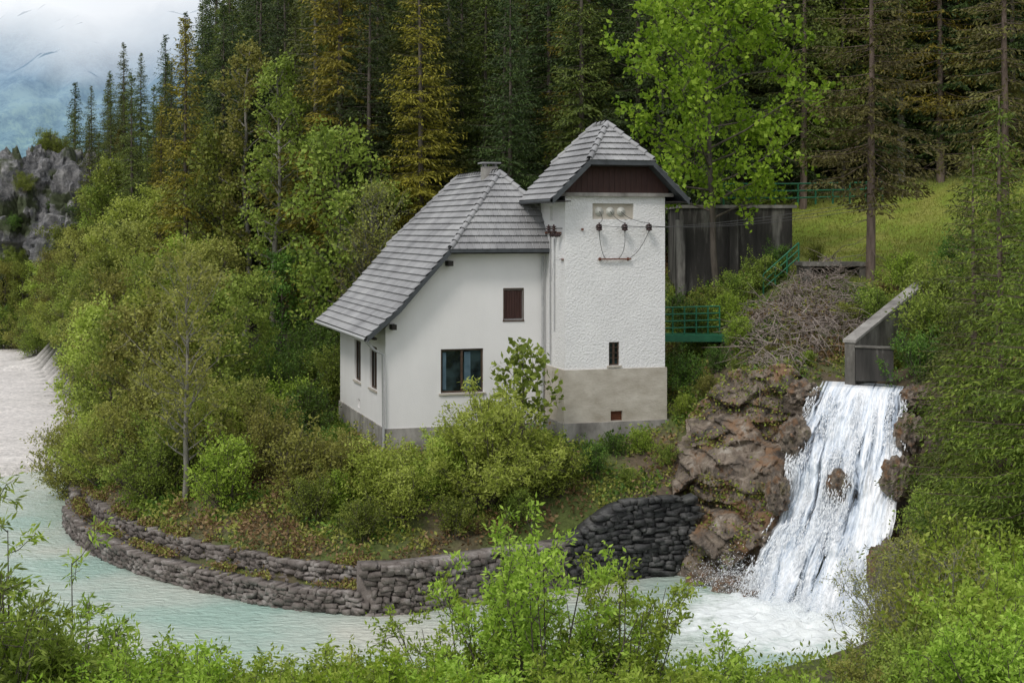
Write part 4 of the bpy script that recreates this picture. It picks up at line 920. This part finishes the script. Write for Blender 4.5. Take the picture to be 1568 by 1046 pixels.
for px,d,k,s,dz in [(165,150,'sp0',.6,8),(190,150,'sp1',.66,8),(140,152,'sp2',.5,9),(215,150,'sp3',.55,6),(180,142,'spy',.5,5),(235,140,'sp1',.65,1),(262,140,'sp0',.75,1),(205,135,'sp1',.5,3),(240,130,'sp2',.55,0),(310,135,'sp2',.8,0),(150,138,'spy',.45,3)]:
    x,y=B(px,d); put('ridge_spruce_tree',k,x,y,s,leaf='spruce2' if k!='spy' else None,dz=dz,parent=fo)
rng=np.random.default_rng(44)
for k in range(26):
    px=rng.uniform(0,185); d=rng.uniform(142,147); x,y=B(px,d)
    topz=CAMZ+(350-(235+abs(px-85)*.9))/F*148; zz=rng.uniform(3,topz)
    o_=put('outcrop_shrub','sC' if k%3 else 'sA',x,y,rng.uniform(.5,.9),leaf=['mid','dkgreen','olive'][k%3],parent=th); o_.location.z=zz-1
for px,zz,s in [(75,21.5,.8),(95,21,.7),(60,18.5,.6),(120,19,.8)]:
    x,y=B(px,150); o_=put('outcrop_shrub','sA',x,y,s,leaf='mid',parent=th); o_.location.z=zz-1.6
mx_=np.linspace(-700,200,300); my=np.linspace(480,840,150); X,Y=np.meshgrid(mx_,my)
Z=-40+(Y-480)*.85+fbm(X*.006,Y*.004,91,6)*110+fbm(X*.03,Y*.02,95,5)*32+fbm(X*.15,Y*.12,98,2)*8
ny,nx=X.shape; i=np.arange(ny-1)[:,None]*nx; j=np.arange(nx-1)[None,:]
m,nt,o=newmat('mountain_forest_hazed')
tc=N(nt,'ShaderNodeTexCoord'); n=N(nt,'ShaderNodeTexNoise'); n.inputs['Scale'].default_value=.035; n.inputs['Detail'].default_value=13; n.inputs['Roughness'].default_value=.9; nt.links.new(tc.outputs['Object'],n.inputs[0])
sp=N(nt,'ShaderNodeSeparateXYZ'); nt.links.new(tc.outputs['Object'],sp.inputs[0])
rA=ramp(nt,n.outputs[0],[(.43,(.1,.19,.23)),(.51,(.17,.3,.33)),(.57,(.3,.46,.35))])  # bluish aerial haze painted into the forest colour
rB=ramp(nt,n.outputs[0],[(.43,(.18,.27,.37)),(.57,(.26,.37,.47))])  # upper slopes: paler blue, the same haze painted thicker
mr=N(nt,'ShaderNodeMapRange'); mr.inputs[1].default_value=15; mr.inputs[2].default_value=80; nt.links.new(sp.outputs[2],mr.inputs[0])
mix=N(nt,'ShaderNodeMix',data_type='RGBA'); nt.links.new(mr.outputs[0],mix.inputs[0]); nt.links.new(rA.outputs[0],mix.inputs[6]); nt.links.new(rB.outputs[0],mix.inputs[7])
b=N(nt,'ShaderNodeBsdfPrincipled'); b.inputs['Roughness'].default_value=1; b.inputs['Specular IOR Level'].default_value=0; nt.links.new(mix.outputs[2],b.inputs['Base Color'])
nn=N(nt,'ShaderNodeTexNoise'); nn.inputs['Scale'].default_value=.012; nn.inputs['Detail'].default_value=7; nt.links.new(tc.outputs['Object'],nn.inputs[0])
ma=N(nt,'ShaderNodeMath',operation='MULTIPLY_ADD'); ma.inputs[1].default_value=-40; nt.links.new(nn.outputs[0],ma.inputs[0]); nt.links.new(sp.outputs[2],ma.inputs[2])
mr2=N(nt,'ShaderNodeMapRange'); mr2.inputs[1].default_value=55; mr2.inputs[2].default_value=95; nt.links.new(ma.outputs[0],mr2.inputs[0])  # slope fades to transparent with height, standing in for low cloud
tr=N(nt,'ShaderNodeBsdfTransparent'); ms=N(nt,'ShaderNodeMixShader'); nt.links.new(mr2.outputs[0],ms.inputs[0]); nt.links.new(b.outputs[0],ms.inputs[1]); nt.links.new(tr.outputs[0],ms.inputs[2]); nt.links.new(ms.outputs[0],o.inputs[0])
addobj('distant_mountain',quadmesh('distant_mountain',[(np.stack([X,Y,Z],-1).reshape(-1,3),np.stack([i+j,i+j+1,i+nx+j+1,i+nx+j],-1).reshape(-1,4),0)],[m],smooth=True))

# ------------------------------------------------------------------ world, sun, camera
wd=bpy.data.worlds.new('World'); S.world=wd; wd.use_nodes=True; nt=wd.node_tree
bg=nt.nodes['Background']; bg.inputs[1].default_value=.135
sky=N(nt,'ShaderNodeTexSky',sky_type='NISHITA'); sky.sun_disc=False; sky.sun_elevation=math.radians(50); sky.sun_rotation=math.radians(212)
tc=N(nt,'ShaderNodeTexCoord'); n=N(nt,'ShaderNodeTexNoise'); n.inputs['Scale'].default_value=2.5; n.inputs['Detail'].default_value=6; nt.links.new(tc.outputs['Generated'],n.inputs[0])
r=ramp(nt,n.outputs[0],[(.3,(5.6,5.8,6.2)),(.7,(8.0,8.1,8.2))])
mx=N(nt,'ShaderNodeMix',data_type='RGBA'); mx.inputs[0].default_value=.88; nt.links.new(sky.outputs[0],mx.inputs[6]); nt.links.new(r.outputs[0],mx.inputs[7]); nt.links.new(mx.outputs[2],bg.inputs[0])
sl=bpy.data.lights.new('sun','SUN'); sl.energy=1.5; sl.angle=math.radians(14); sl.color=(1,.95,.88)
so=bpy.data.objects.new('sun',sl); COL.objects.link(so); el=math.radians(50); az=math.radians(212)
d=Vector((math.sin(az)*math.cos(el),math.cos(az)*math.cos(el),math.sin(el))); so.rotation_euler=d.to_track_quat('Z','Y').to_euler()
cam=bpy.data.cameras.new('camera'); co=bpy.data.objects.new('camera',cam); COL.objects.link(co); S.camera=co
co.location=(0,0,CAMZ); co.rotation_euler=(math.radians(90),0,0); cam.lens=50; cam.sensor_width=36; cam.shift_y=-173/1568; cam.clip_end=6000; cam.clip_start=.1
S.view_settings.view_transform='Standard'; S.view_settings.look='None'; S.view_settings.exposure=0
